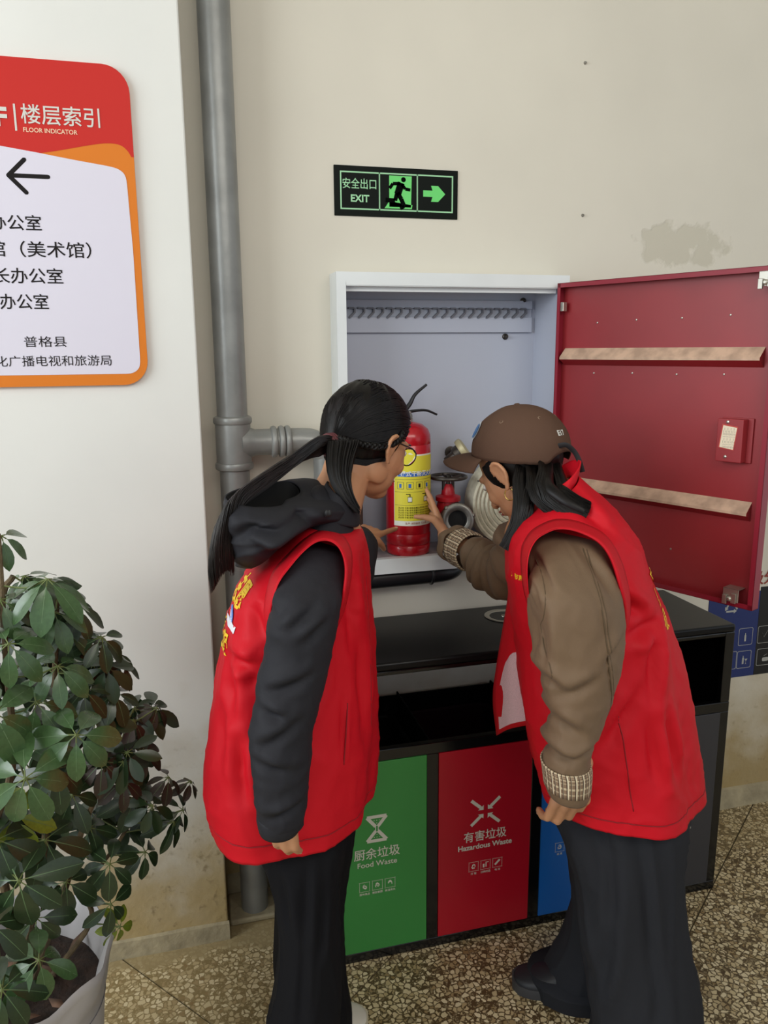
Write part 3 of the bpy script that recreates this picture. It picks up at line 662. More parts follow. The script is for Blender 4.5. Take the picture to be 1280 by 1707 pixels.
stext('普格县', 40, 111, 571, 20, m_text_k, 0.); stext('化广播电视和旅游局', -8, 186, 603, 20, m_text_k, 0.)
b = MB(); a_, c_ = q_(23, 173), q_(26, 218); flat(b, [(a_[0]-.002, a_[1]), (a_[0]+.002, a_[1]), (a_[0]+.002, c_[1]), (a_[0]-.002, c_[1])], YT); adopt(b.build('header_rule', m_text_w, smooth=False), fs)
b = MB()
for dy_, (p, q2) in enumerate((((14, 292), (80, 295)), ((14, 292), (40, 266)), ((14, 292), (44, 321)))): b.tube([at(p[0], p[1], YT-.0001*dy_), at(q2[0], q2[1], YT-.0001*dy_)], .0045, 10, flat=.1, ref=(0, 1, 0)); b.ell(at(q2[0], q2[1], YT-.0002), (.0045, .0004, .0045), None, 12, 6)
b.ell(at(14, 292, YT-.0004), (.0045, .0004, .0045), None, 12, 6); adopt(b.build('arrow', m_text_k), fs)

# ------------------------------------------------------------------ recycling notices on the wall
NY = WY-.002
def notice(x0, x1, z0, z1, m, label):
    t = thing('recycling_notice', label, 'notice', ((x0+x1)/2, WY, z0)); b = MB(); b.box((x0, NY, z0), (x1, WY-.0003, z1)); adopt(b.build('sheet', m, smooth=False), t); return t
xm = at(1262, 1050, NY).x; zt1 = at(1200, 1001, NY).z; zb1 = at(1240, 1127, NY).z; zt2 = at(1275, 978, NY).z
n1 = notice(1.678, xm, zb1, zt1+.02, mat('notice_blue', '1c2c66', .4), 'dark blue recyclable waste notice on the wall behind the bin corner')
n2 = notice(xm+.001, xm+.22, zb1, zt2, mat('notice_black', '121214', .4), 'black waste sorting notice on the wall at the right edge')
def icon_frame(mb, px0, py0, px1, py1):
    a = at(px0, py0, NY); c = at(px1, py1, NY); o_ = rrect(a.x, c.z, c.x, a.z, .006, 3); i_ = rrect(a.x+.0016, c.z+.0016, c.x-.0016, a.z-.0016, .005, 3); n = len(o_)
    mb.add([V((x, NY-.0005, z)) for x, z in o_+i_], [(k, (k+1) % n, n+(k+1) % n, n+k) for k in range(n)])
for nt, fr in ((n1, [(1232, 1048, 1253, 1074), (1229, 1086, 1250, 1112), (1205, 1088, 1226, 1115)]), (n2, [(1264, 1044, 1285, 1070), (1262, 1082, 1283, 1107)])):
    b = MB()
    for f in fr: icon_frame(b, *f)
    adopt(b.build('icon_frame', m_text_g, smooth=False), nt)
def bottle(px, py, w_, h_, root, glass=False):
    c = at(px, py, NY); b = MB(); y = NY-.0006
    pl = [(-w_, -h_), (w_, -h_), (w_, h_*.35), (w_*.4, h_*.65), (w_*.4, h_), (-w_*.4, h_), (-w_*.4, h_*.65), (-w_, h_*.35)]
    flat(b, [(c.x+x, c.z+z) for x, z in pl], y)
    if glass: flat(b, [(c.x+x, c.z+z) for x, z in ((.006, .003), (.018, .003), (.0125, -.005), (.0125, -.014), (.016, -.016), (.008, -.016), (.0115, -.014), (.0115, -.005))], y)
    adopt(b.build('bottle_icon', m_text_g, smooth=False), root)
bottle(1242, 1062, .0035, .015, n1); bottle(1238, 1100, .0035, .015, n1, True)
c = at(1275, 1098, NY); b = MB(); flat(b, rrect(c.x-.013, c.z-.008, c.x+.013, c.z+.006, .005, 4), NY-.0006); b.tube([V((c.x-.008, NY-.0008, c.z+.012)), V((c.x+.006, NY-.0008, c.z+.018))], .0012, 5, flat=.2); adopt(b.build('lunch_box_icon', m_text_g), n2)
c = at(1275, 1056, NY); b = MB(); b.tube([V((c.x-.012, NY-.0008, c.z+.004)), V((c.x-.004, NY-.0008, c.z-.012)), V((c.x+.012, NY-.0008, c.z+.014))], .0012, 5, flat=.2); adopt(b.build('brush_icon', m_text_g), n2)
# recycling triangle
c = at(1219, 1012, NY); b = MB()
T3 = [V((c.x+.030*cos(radians(90+120*k)), NY-.0008, c.z+.030*sin(radians(90+120*k)))) for k in range(3)]
for k in range(3):
    a_, d_ = T3[k], T3[(k+1) % 3]; b.tube([a_.lerp(d_, .12), a_.lerp(d_, .72)], .0032, 6, flat=.15, ref=(0, 1, 0)); m_ = a_.lerp(d_, .70); dv_ = (d_-a_).normalized(); n_ = V((-dv_.z, 0, dv_.x))
    b.add([m_+n_*.008, m_-n_*.008, m_+dv_*.012], [(0, 1, 2)])
adopt(b.build('recycling_symbol', m_text_g), n1)
wl = at(1262, 965, NY); t = text_obj('wall_characters', '垃圾分类', .052, (wl.x+.026, NY, wl.z), (1, 0, 0), (0, 0, 1), mat('dark_red_print', '8c3528', .6), bold=.001)
t.location = (0, 0, 0); tag(t, 'dark red Chinese characters lettered on the wall beside the cabinet door', 'lettering')

# ------------------------------------------------------------------ waste station
BX0, BX1, BYF, BYB, BH = .286, 1.492, 1.776, 2.118, .838
ws = thing('waste_sorting_station', 'black four-compartment waste sorting bin with coloured doors against the wall', 'bin', ((BX0+BX1)/2, (BYF+BYB)/2, 0))
div = [BX0, .5995, .8975, 1.1965, BX1]
dz0, dz1, oz1 = .028, .575, .808
b = MB(); e = .030
b.box((BX0, BYF, 0), (BX1, BYF+.02, dz0)); b.box((BX0, BYF, dz1), (BX1, BYF+.02, dz1+.030))
for i, x in enumerate(div):
    a = x if i == 0 else (x-e if i == 4 else x-.0155); b.box((a, BYF, dz0), (a+(e if i in (0, 4) else .031), BYF+.02, dz1))
adopt(b.build('front_frame', m_black, smooth=False, bevel=.0015), ws)
b = MB(); b.box((BX0, BYF+.02, 0), (BX0+.003, BYB, BH-.02)); adopt(b.build('side_panel', m_black, smooth=False), ws)
b = MB(); b.box((BX1-.003, BYF+.02, 0), (BX1, BYB, BH-.02)); adopt(b.build('side_panel', m_black, smooth=False), ws)
b = MB(); b.box((BX0, BYB-.003, 0), (div[3], BYB, at(640, 1160, BYB).z)); b.box((div[3], BYB-.003, 0), (BX1, BYB, BH-.02)); b.box((BX0, BYB-.003, .800), (div[3], BYB, BH-.02)); adopt(b.build('back_panel', m_black, smooth=False), ws)
b = MB(); b.box((BX0+.003, BYF+.02, .015), (BX1-.003, BYB-.003, .022)); adopt(b.build('base_panel', m_blackm, smooth=False), ws)
# hood: roof slab with rounded front and two posts
b = MB(); b.box((BX0, BYF-.002, BH-.022), (BX1, BYB, BH)); adopt(b.build('roof', mat('black_roof_sheet', '151516', .30, var=.1, vscale=6, spec=.22), bevel=.006), ws)
b = MB()
b.box((BX1-e, BYF, dz1+.03), (BX1, BYF+.02, BH-.022)); b.box((BX0, BYF, dz1+.03), (BX0+e, BYF+.02, BH-.022)); b.box((BX0+e, BYF, BH-.034), (BX1-e, BYF+.02, BH-.022)); adopt(b.build('hood_frame', m_black, smooth=False, bevel=.003), ws)
for x in div[1:4]:
    b = MB(); b.box((x-.002, BYF+.03, .03), (x+.002, BYB-.004, .60 if x != div[3] else BH-.024)); adopt(b.build('partition', MATS['black_bucket'] if 'black_bucket' in MATS else mat('black_bucket', '040405', .6, spec=.1), smooth=False), ws)
m_buck = mat('black_bucket', '040405', .6, spec=.1); m_buckr = mat('dark_red_bucket', '16040a', .6, spec=.1)
for i in range(4):
    x0, x1 = div[i]+.02, div[i+1]-.02; b = MB()
    r0 = [V((p[0], p[1], .03)) for p in rrect(x0+.02, BYF+.05, x1-.02, BYB-.03, .03, 4)]; r1 = [V((p[0], p[1], .53)) for p in rrect(x0+.004, BYF+.04, x1-.004, BYB-.02, .03, 4)]
    r2 = [V((p[0], p[1], .535)) for p in rrect(x0-.004, BYF+.034, x1+.004, BYB-.014, .03, 4)]
    b.rings([r0, r1, r2, r1], True, False); adopt(b.build('bucket', m_buckr if i == 1 else m_buck, solid=.003), ws)
m_door = [mat('bin_green', '3d8f44', .33, var=.05, vscale=3), mat('bin_red', 'b41226', .30, var=.05, vscale=3), mat('bin_blue', '1763b4', .33), mat('bin_grey', '35353a', .35)]
texts = [('厨余垃圾', 'Food Waste'), ('有害垃圾', 'Hazardous Waste'), ('可回收物', 'Recyclable'), ('其他垃圾', 'Residual Waste')]
dcol = ['green', 'red', 'blue', 'grey']
YD = BYF-.0012
for i in range(4):
    x0 = div[i]+(.031 if i == 0 else .0155); x1 = div[i+1]-(.026 if i == 3 else .0155)
    b = MB(); b.box((x0+.001, BYF-.001, dz0+.001), (x1-.001, BYF+.018, dz1-.001)); dr = adopt(b.build('bin_door', m_door[i], smooth=False, bevel=.001), ws)
    dr['label'] = dcol[i]+' door'
    mt = m_text_w if i != 3 else m_text_g; mt = mat('door_print', 'd6d2c2', .5)
    cx = {0: at(628, 1400, BYF).x, 1: at(808, 1400, BYF).x, 2: (x0+x1)/2, 3: at(1118, 1370, BYF).x}[i]; S = YD
    zc = at(628, 1422, BYF).z if i == 0 else at(808, 1392, BYF).z if i == 1 else .285 if i == 2 else at(1140, 1364, BYF).z
    def tx(t, s, z, bold, sq=1., x=None):
        return text_obj('lettering', t, s, (cx if x is None else x, S, z), (1, 0, 0), (0, 0, 1), mt, dr, bold=bold, lift=.0009, squeeze=sq)
    tx(texts[i][0], .0335, zc, .0003, .93); tx(texts[i][1], .0215, zc-.029, .0002 if i == 0 else .0006)
    # sorting symbol
    b = MB(); zs_ = zc+.072; w1 = .0045
    lay = [0]
    def seg(p, q2, w_=w1):
        lay[0] += 1; S_ = S-.0002-.00006*lay[0]
        p = V((cx+p[0], S_, zs_+p[1])); q3 = V((cx+q2[0], S_, zs_+q2[1])); d_ = (q3-p).normalized(); n_ = V((-d_.z, 0, d_.x))*w_
        b.add([p+n_, p-n_, q3-n_, q3+n_], [(0, 1, 2, 3)])
    if i == 0:
        for sg in (1, -1):
            seg((-.026, .034*sg), (.026, .034*sg)); seg((-.026, .034*sg), (-.003, .006*sg)); seg((.026, .034*sg), (.003, .006*sg))
            for kx in range(-2, 3):
                for kz in range(2):
                    if abs(kx)+kz < 3: seg((kx*.007-.001, (.024-kz*.008)*sg), (kx*.007+.001, (.024-kz*.008)*sg), .0011)
        seg((-.0035, .008), (-.0035, -.008), .0012); seg((.0035, .008), (.0035, -.008), .0012)
    elif i == 1:
        for sx_, sz_ in ((1, 1), (1, -1), (-1, 1), (-1, -1)):
            seg((.041*sx_, .037*sz_), (.012*sx_, .011*sz_), .0045)
            p = V((cx+.006*sx_, S-.0009, zs_+.006*sz_)); b.add([p, p+V((.016*sx_, 0, 0)), p+V((0, 0, .014*sz_))], [(0, 1, 2)])
    elif i == 2:
        for k in range(3):
            a1_, a2_ = radians(90+120*k), radians(210+120*k); p = (.036*cos(a1_), .036*sin(a1_)); q2 = (.036*cos(a2_), .036*sin(a2_))
            seg((p[0]*.85+q2[0]*.15, p[1]*.85+q2[1]*.15), (p[0]*.25+q2[0]*.75, p[1]*.25+q2[1]*.75))
    else:
        seg((-.02, -.03), (.02, -.03)); seg((-.02, -.03), (0, .03)); seg((.02, -.03), (0, .03))
    b.build('sorting_symbol', mt, dr, smooth=False)
    # three little pictograms in dotted frames
    zi = zc-.093 if i == 0 else zc-.089; cxi = cx+(.003 if i else .0)
    if i == 2: zi = at(930, 1412, BYF).z; cxi = at(951, 1412, BYF).x
    for k in range(3):
        if i == 3: break
        xx = cxi+(k-1)*.0345; b = MB(); h_ = .0135
        for s0 in (-1, 1):
            for s1 in range(9):
                tt = -h_+2*h_*s1/8
                b.box((xx+tt-.0011, S-.0002, zi+s0*h_-.0006), (xx+tt+.0011, S, zi+s0*h_+.0006)); b.box((xx+s0*h_-.0006, S-.0002, zi+tt-.0011), (xx+s0*h_+.0006, S, zi+tt+.0011))
        rr = random.Random(i*7+k)
        if i == 1 and k == 2: b.tube([V((xx-.007, S, zi-.006)), V((xx+.007, S, zi+.008))], .003, 6, flat=.1, ref=(0, 1, 0))
        elif i == 1 and k == 1: b.box((xx-.008, S-.0002, zi-.008), (xx-.003, S, zi+.003)); b.box((xx, S-.0002, zi-.007), (xx+.003, S, zi+.007)); b.box((xx, S-.0002, zi+.006), (xx+.009, S, zi+.008))
        else:
            for j in range(4):
                a = rr.random()*6; pts = [V((xx+.006*cos(a+q3*1.1)*(1-.1*j), S-.0001, zi-.002+.005*sin(a+q3*1.1)+j*.0015)) for q3 in range(4)]; b.tube(pts, .0009, 4, flat=.2, ref=(0, 1, 0))
        b.build('pictogram', mt, dr, smooth=False)
        cap = [['菜叶果皮', '剩饭剩菜', '茶渣骨头'], ['灯 管', '过期药品', '电 池'], ['纸 类', '塑 料', '金 属']][i][k]
        tx(cap, .0072, zi-.021, .0001, 1., xx)
# stainless ashtray disc let into the roof
ac_ = onfloor(840, 1027, BH); b = MB(); b.lathe((ac_.x, ac_.y, BH), [(.040, -.004), (.055, .0005), (.057, .0018), (.055, .003), (.043, .0012), (.040, -.003), (.01, -.004), (.008, .002), (.002, .003)], 40, cap=False)
adopt(b.build('ashtray', m_brightsteel), ws)

exec_people = True
# ------------------------------------------------------------------ people
def basis(fwd, roll=0.):
    "3x3 whose x is the facing direction, z up, y left"
    x = V(fwd).normalized(); y = V((0, 0, 1)).cross(x).normalized(); z = x.cross(y)
    M = Matrix((x, y, z)).transposed(); return M @ Matrix.Rotation(roll, 3, 'X')
def cap_chain(mb, pts, rad, n=10):
    "round-ended tapering tube through the points"
    mb.tube(pts, rad, n); mb.ell(pts[0], (rad[0],)*3, None, n, 6); mb.ell(pts[-1], (rad[-1],)*3, None, n, 6)
    for p, r in zip(pts[1:-1], rad[1:-1]): mb.ell(p, (r,)*3, None, n, 6)
def hand(mb, wrist, fx, back, thumb_sign, curls, thumb=(.6, .35), size=1., spread=.09, tdirs=None):
    """wrist point, finger direction, back-of-hand direction; thumb_sign picks the thumb side; curls: per finger (mcp, pip, dip) in radians.
    returns nail placements"""
    x = V(fx).normalized(); z = V(back); z = (z-x*z.dot(x)).normalized(); y = z.cross(x)*thumb_sign
    s = size; W = V(wrist); tips = []
    knuck = []
    for k, (ox, oy) in enumerate(((.082, .028), (.086, .009), (.081, -.010), (.073, -.027))):
        knuck.append(W+x*ox*s+y*oy*s)
    for k, kp in enumerate(knuck):
        cap_chain(mb, [W+y*(.014-.009*k)*s, W.lerp(kp, .5)-z*.003*s, kp], [.015*s, .0135*s, .0105*s], 10)
    mb.ell(W+x*.045*s-z*.002*s, (.036*s, .032*s, .012*s), Matrix((x, y, z)).transposed(), 14, 8)
    L = ((.040, .024, .020), (.044, .027, .021), (.041, .025, .020), (.032, .020, .018)); Rr = (.0086, .0088, .0084, .0074)
    for k in range(4):
        p = knuck[k]; ang_ = 0.; sp = (1.2-k)*spread*.6; pts = [p]; d0 = (x*cos(sp)+y*sin(sp)).normalized()
        for j in range(3):
            ang_ += curls[k][j]; d = d0*cos(ang_)-z*sin(ang_); p = p+d*L[k][j]*s; pts.append(p)
        cap_chain(mb, pts, [Rr[k]*1.1*s, Rr[k]*s, Rr[k]*.95*s, Rr[k]*.78*s], 10)
        nz_ = d0*sin(ang_)+z*cos(ang_); tips.append((pts[-1]-d*.004*s+nz_*Rr[k]*.62*s, d, nz_, Rr[k]*.72*s))
    o_, c_ = thumb; b0 = W+x*.016*s+y*.020*s; d1 = (x*cos(o_+.35)+y*sin(o_+.35)-z*.25).normalized(); p1 = b0+(V(tdirs[0]).normalized() if tdirs else d1)*.040*s
    d2 = (x*cos(o_)+y*sin(o_)-z*c_).normalized(); d2 = V(tdirs[1]).normalized() if tdirs else d2; p2 = p1+d2*.032*s; d3 = (x*cos(o_-.12)+y*sin(o_-.12)-z*c_*1.3).normalized(); d3 = V(tdirs[2]).normalized() if tdirs else d3; p3 = p2+d3*.024*s
    cap_chain(mb, [b0, p1, p2, p3], [.016*s, .0125*s, .0098*s, .0080*s], 10)
    return tips
def head(mb, c, M, s=1.):
    def P(x, y, z): return V(c)+M @ (V((x, y, z))*s)
    def E(x, y, z, a, b_, c2, rot=None): mb.ell(P(x, y, z), (a*s, b_*s, c2*s), M @ rot if rot else M, 20, 14)
    E(-.012, 0, .030, .092, .076, .088); E(.030, 0, -.012, .062, .066, .078); E(.028, 0, -.055, .055, .057, .050); E(.058, 0, -.086, .026, .030, .020)
    for sg in (1, -1):
        E(.058, .036*sg, -.028, .024, .022, .024); E(.000, .052*sg, -.055, .030, .012, .028); E(.072, .022*sg, .022, .018, .026, .010)
    cap_chain(mb, [P(.086, 0, .004), P(.096, 0, -.018), P(.103, 0, -.034)], [.008*s, .009*s, .0115*s], 10)
    for sg in (1, -1): E(.093, .011*sg, -.036, .009, .007, .006)
    E(.082, 0, -.056, .014, .022, .0065); E(.081, 0, -.066, .013, .019, .0065)
def ear(mb, c, M, sg, s=1.):
    T = lambda x, y, z: V(c)+M @ (V((x, y*sg, z))*s)
    pts = [T(.010, .073, -.002), T(.006, .080, .014), T(-.006, .085, .020), T(-.018, .086, .012), T(-.022, .084, -.006), T(-.016, .080, -.022), T(-.006, .076, -.034), T(.004, .073, -.036)]
    mb.tube(catmull(pts, 3), .0042*s, 8); mb.ell(T(-.004, .076, -.034), (.007*s, .004*s, .008*s), M, 10, 6)
    mb.ell(T(-.006, .076, -.004), (.016*s, .004*s, .026*s), M, 12, 8)
    pts = [T(-.002, .079, .012), T(-.011, .081, .002), T(-.009, .080, -.014), T(0, .077, -.022)]; mb.tube(catmull(pts, 3), .0028*s, 6)
def remeshed(mb, name, m, parent, voxel, smooth=4):
    tmp = mb.build('tmp', m, smooth=True)
    md = tmp.modifiers.new('r', 'REMESH'); md.mode = 'VOXEL'; md.voxel_size = voxel; md.use_smooth_shade = True
    sm = tmp.modifiers.new('s', 'SMOOTH'); sm.factor = .5; sm.iterations = smooth
    dg = bpy.context.evaluated_depsgraph_get(); me = bpy.data.meshes.new_from_object(tmp.evaluated_get(dg)); me.name = name
    bpy.data.objects.remove(tmp)
    me.polygons.foreach_set('use_smooth', [True]*len(me.polygons))
    if not len(me.materials): me.materials.append(m)
    o = bpy.data.objects.new(name, me); COL.objects.link(o); o.parent = parent; return o
def wrapped(o, root): return adopt(o, root)
def strands(name, paths, r, m, root, flat_=.5, taper=.35):
    b = MB()
    for p in paths:
        n = len(p); b.tube(p, [r*(1-(1-taper)*max(0, (i/(n-1)-.5)*2)) for i in range(n)], 5, flat=flat_)
    return adopt(b.build(name, m, angle=80), root)

def rowpx(xl, xr, y, Y, ry):
    a_, c_ = at(xl, y, Y), at(xr, y, Y); return ((a_.x+c_.x)/2, Y, (a_.z+c_.z)/2, (c_-a_).length/2, ry)
near1 = [rowpx(412, 585, 1330, 1.41, .10), rowpx(430, 578, 1395, 1.40, .105), rowpx(455, 566, 1470, 1.385, .095), rowpx(466, 564, 1560, 1.37, .088), rowpx(455, 563, 1650, 1.36, .088), rowpx(444, 560, 1710, 1.35, .092)]
x_, y_, z_, rx_, ry_ = near1[-1]; near1 += [(x_-.004, y_, .12, rx_+.004, ry_+.004), (x_-.006, y_, .025, rx_+.010, ry_+.010)]
far1 = [rowpx(440, 592, 1335, 1.52, .09), rowpx(450, 585, 1400, 1.53, .09), rowpx(458, 570, 1500, 1.54, .085), rowpx(455, 568, 1600, 1.55, .085)]
x_, y_, z_, rx_, ry_ = far1[-1]; far1 += [(x_+.010, y_+.01, .14, rx_, ry_), (x_+.014, y_+.01, .05, rx_+.003, ry_+.006)]
near2 = [rowpx(945, 1095, 1285, 1.39, .09), rowpx(940, 1128, 1345, 1.38, .115), rowpx(952, 1122, 1400, 1.36, .11), rowpx(966, 1118, 1470, 1.34, .10), rowpx(981, 1130, 1560, 1.33, .098), rowpx(997, 1144, 1650, 1.32, .102), rowpx(1006, 1150, 1710, 1.315, .106)]
x_, y_, z_, rx_, ry_ = near2[-1]; near2 += [(x_+.008, y_, .018, rx_+.014, ry_+.012)]
far2 = [rowpx(945, 1095, 1300, 1.46, .09), rowpx(950, 1095, 1400, 1.48, .10), rowpx(962, 1085, 1490, 1.51, .09), rowpx(950, 1068, 1560, 1.53, .086), rowpx(918, 1045, 1620, 1.54, .09), rowpx(900, 1040, 1670, 1.54, .094)]
x_, y_, z_, rx_, ry_ = far2[-1]; far2 += [(x_-.012, y_, .045, rx_+.006, ry_+.004)]
def body_leg(mb, rows):
    pts = [V(r[:3]) for r in rows]; pts[-1].z = max(pts[-1].z, .07); cap_chain(mb, pts, [min(.075, min(r[3], r[4])*.62)*(1-.45*i/(len(rows)-1)) for i, r in enumerate(rows)], 12)
# creases: short valleys pressed into cloth, each with a raised lip beside it
def creases(lst, Y, w=.011, d=.007):
    segs = [(at(a[0], a[1], Y if len(a) < 5 else a[4]), at(a[2], a[3], Y if len(a) < 5 else a[4])) for a in lst]
    def f(p, t):
        s_ = 0.
        for a, c in segs:
            q = V((p.x, 0, p.z)); a2, c2 = V((a.x, 0, a.z)), V((c.x, 0, c.z)); k = max(0., min(1., (q-a2).dot(c2-a2)/(c2-a2).length_squared)); v = q-a2.lerp(c2, k); n_ = V((-(c2-a2).z, 0, (c2-a2).x)).normalized(); sd = v.dot(n_); L_ = v.length
            if L_ > w*4.5: continue
            e_ = .35+.65*sin(pi*min(1, max(0, k)))
            s_ += 1.5*e_*d*(-math.exp(-(L_/w)**2)+.75*math.exp(-((sd-w*1.6)/(w*1.3))**2)*math.exp(-(max(0, L_-abs(sd))/w)**2))
        return s_
    return f
# ============ left woman
W1 = thing('person', 'woman with a ponytail, charcoal hooded jacket and red vest, pointing at the extinguisher', 'person', (.20, 1.45, 0))
hc1 = V((.391, 1.60, 1.408)); M1 = basis((.86, .52, -.42), radians(0))
def Hd(x, y, z): return hc1+M1 @ V((x, y, z))
b = MB(); head(b, hc1, M1, 1.); ear(b, hc1, M1, 1); ear(b, hc1, M1, -1)
neck0 = V((.285, 1.50, 1.27))
cap_chain(b, [Hd(-.03, 0, -.03), Hd(-.035, 0, -.09), neck0], [.052, .050, .060], 16)
# trunk, arms and legs under the clothes
cap_chain(b, [neck0+V((0, 0, -.03)), V((.245, 1.47, 1.16)), V((.215, 1.47, 1.0)), V((.21, 1.46, .84))], [.07, .105, .10, .115], 16)
cap_chain(b, [V((.26, 1.50, 1.24)), V((.245, 1.40, 1.17))], [.045, .036], 12)
cap_chain(b, [V((.28, 1.47, 1.24)), V((.31, 1.60, 1.23))], [.055, .05], 12)
nw = at(463, 1322, 1.21)
cap_chain(b, [V((.245, 1.40, 1.17)), at(525, 985, 1.285), at(503, 1060, 1.235), at(470, 1215, 1.21), nw], [.036, .034, .036, .03, .022], 12)
ti1 = hand(b, nw, V((.0, .0, -1)), V((-.35, -.93, 0)), 1, [(.25, .45, .3), (.3, .5, .3), (.35, .5, .35), (.45, .5, .3)], (.45, .35), .88, .05, ((.15, .25, -.9), (.1, .2, -.9), (0, .2, -.9)))
fw = at(597, 895, 1.955)
cap_chain(b, [V((.31, 1.60, 1.23)), V((.375, 1.70, 1.03)), fw], [.045, .038, .023], 12)
tipx = at(636, 874, 2.04)
hd_ = (tipx-fw).normalized()
ti2 = hand(b, fw, hd_+V((0, 0, -.04)), V((-.25, -.62, .75)), -1, [(.0, .05, .05), (1.25, 1.4, .7), (1.3, 1.4, .7), (1.3, 1.4, .7)], (.2, .75), .92)
body_leg(b, near1); body_leg(b, far1)
body1 = adopt(remeshed(b, 'body', m_skin, None, .0042, 3), W1)
def face_bits(hc_, M_, root):
    for sg in (1, -1):
        b = MB(); b.ell(hc_+M_ @ V((.076, .031*sg, .004)), (.011, .013, .008), M_, 12, 8); adopt(b.build('eye', m_eye), root)
        b = MB(); b.ell(hc_+M_ @ V((.0845, .031*sg, .003)), (.004, .0055, .0055), M_, 10, 6); adopt(b.build('iris', m_iris), root)
        b = MB(); b.tube(catmull([hc_+M_ @ V((.090, .012*sg, .022)), hc_+M_ @ V((.092, .030*sg, .028)), hc_+M_ @ V((.078, .050*sg, .022))], 4), .0024, 6, flat=.5); adopt(b.build('eyebrow', m_hair), root)
    b = MB(); b.ell(hc_+M_ @ V((.090, 0, -.0565)), (.008, .021, .004), M_, 14, 6); b.ell(hc_+M_ @ V((.089, 0, -.0645)), (.007, .018, .0045), M_, 14, 6); adopt(b.build('lips', m_lip), root)
face_bits(hc1, M1, W1)
def nails(tips, root, which=(0, 1, 2, 3)):
    for k in which:
        p, d, nz_, r = tips[k]; b = MB(); y_ = nz_.cross(d); b.ell(p, (r*1.1, r*.8, r*.3), Matrix((d, y_, nz_)).transposed(), 10, 6); adopt(b.build('fingernail', m_nail), root)
nails(ti1, W1); nails(ti2, W1, (0,))

# hair: scalp mass with combed locks gathered at the tie
def scalp(hc_, M_, rx, ry, rz, off, name, root, cut):
    b = MB(); n, k = 56, 40; rs = []
    for i in range(k+1):
        th = pi*i/k*.999+.0005; ring = []
        for j in range(n):
            a = 2*pi*j/n; d = V((sin(th)*cos(a), sin(th)*sin(a), cos(th))); q = V((d.x*rx, d.y*ry, d.z*rz))+V(off)
            q = cut(q, d); q += d*.0016*sin(a*37+th*5)
            ring.append(hc_+M_ @ q)
        rs.append(ring)
    b.rings(rs, True, True); return adopt(b.build(name, m_hair, angle=80), root)
def cut1(q, d):
    if d.z < 0 and d.x < .3: q = V((q.x, q.y, .034+(q.z-.034)*(1+.42*min(1, (.3-d.x)))))
    # pull the shell inside the face in front of the hairline and below the nape
    hair_line = q.x*.9+.0
    lim = .052 - .55*max(0, .055-q.z) if q.z < .055 else .052+(q.z-.055)*1.2
    if q.x > lim: q = V((lim-.004, q.y*.86, q.z))
    zl = -.062-.035*max(0, min(1, (.02-q.x)*12))
    if q.z < zl: q = V((q.x*.86-.006, q.y*.80, zl+(q.z-zl)*.25))
    return q
sc1 = scalp(hc1, M1, .100, .081, .092, (-.014, 0, .034), 'hair', W1, cut1)
paths = []
rr = random.Random(3)
def surf(d, k=1.0): return Hd(*(V((d.x*.101*k, d.y*.0825*k, d.z*.093*k*(1+.42*min(1, .3-d.x) if d.z < 0 and d.x < .3 else 1)))+V((-.014, 0, .034))))
_l = M1.transposed() @ (at(549, 727, 1.53)-hc1)-V((-.014, 0, .034)); tied = V((_l.x/.101, _l.y/.0825, _l.z/.093)).normalized()
for i in range(900):
    # hairline start all round the head, swept back to the tie
    a = rr.uniform(-pi, pi)
    if abs(a) < 1.75: st = V((.50*cos(a*.55)+.06, sin(a*.62)*1.0, .80-.50*abs(sin(a*.8))-.55*max(0, abs(a)-1.)))
    else: st = V((.30-.95*(abs(a)-1.75)/1.39, (1 if a > 0 else -1)*(.95-.55*(abs(a)-1.75)/1.39), -.72-.12*(abs(a)-1.75)))
    st = (st+V((rr.uniform(-.09, .09), rr.uniform(-.09, .09), rr.uniform(-.09, .09)))).normalized(); hgt = 1.0+.009*rr.random()
    p = []
    for k in range(11):
        t = k/10; d = st.lerp(tied, t); d = d+V((0, 0, .10*sin(pi*t))) if abs(a) < 1.75 else d; d.normalize(); q_s = surf(d, hgt)
        p.append(q_s)
    paths.append(p)
strands('combed_locks', paths, .0019, m_hair, W1, .45, .8)
# side braid running from temple to tie
b = MB()
scb = BVHTree.FromPolygons([v.co for v in sc1.data.vertices], [tuple(p.vertices) for p in sc1.data.polygons])
def on_head(px, py, off=.004):
    o_ = V((0, 0, EYE)); d = (at(px, py, 1.)-o_).normalized(); h = scb.ray_cast(o_, d); return (h[0]+h[1]*off*(-1 if h[1].dot(d) > 0 else 1)) if h[0] else at(px, py, 1.53)
bp_ = catmull([on_head(*q) for q in ((668, 722), (655, 736), (632, 743), (605, 741), (582, 735), (563, 729))], 12)
for s_ in range(3):
    pts = []
    for i, p in enumerate(bp_):
        ph = i*.60+s_*2.094; pts.append(p+M1 @ V((0, -.002*abs(cos(ph)), .0045*sin(ph)))+M1 @ V((-.002*cos(ph*2), -.002*sin(ph*2), 0)))
    b.tube(catmull(pts, 2), .0042, 7)
adopt(b.build('braid', m_hair), W1)
# hair tie
tb = surf(tied, 1.07); tied_w = tb; tdir = (at(520, 745, 1.51)-tb).normalized()
b = MB()
for k in range(3):
    c_ = tb+tdir*(.006*k-.006); u_ = tdir.orthogonal().normalized(); w_ = tdir.cross(u_); b.tube([c_+(u_*cos(2*pi*q/20)+w_*sin(2*pi*q/20))*.0195 for q in range(21)], .0052, 8, cap=False)
adopt(b.build('hair_tie', mat('maroon_elastic', '5a2a2e', .7)), W1)
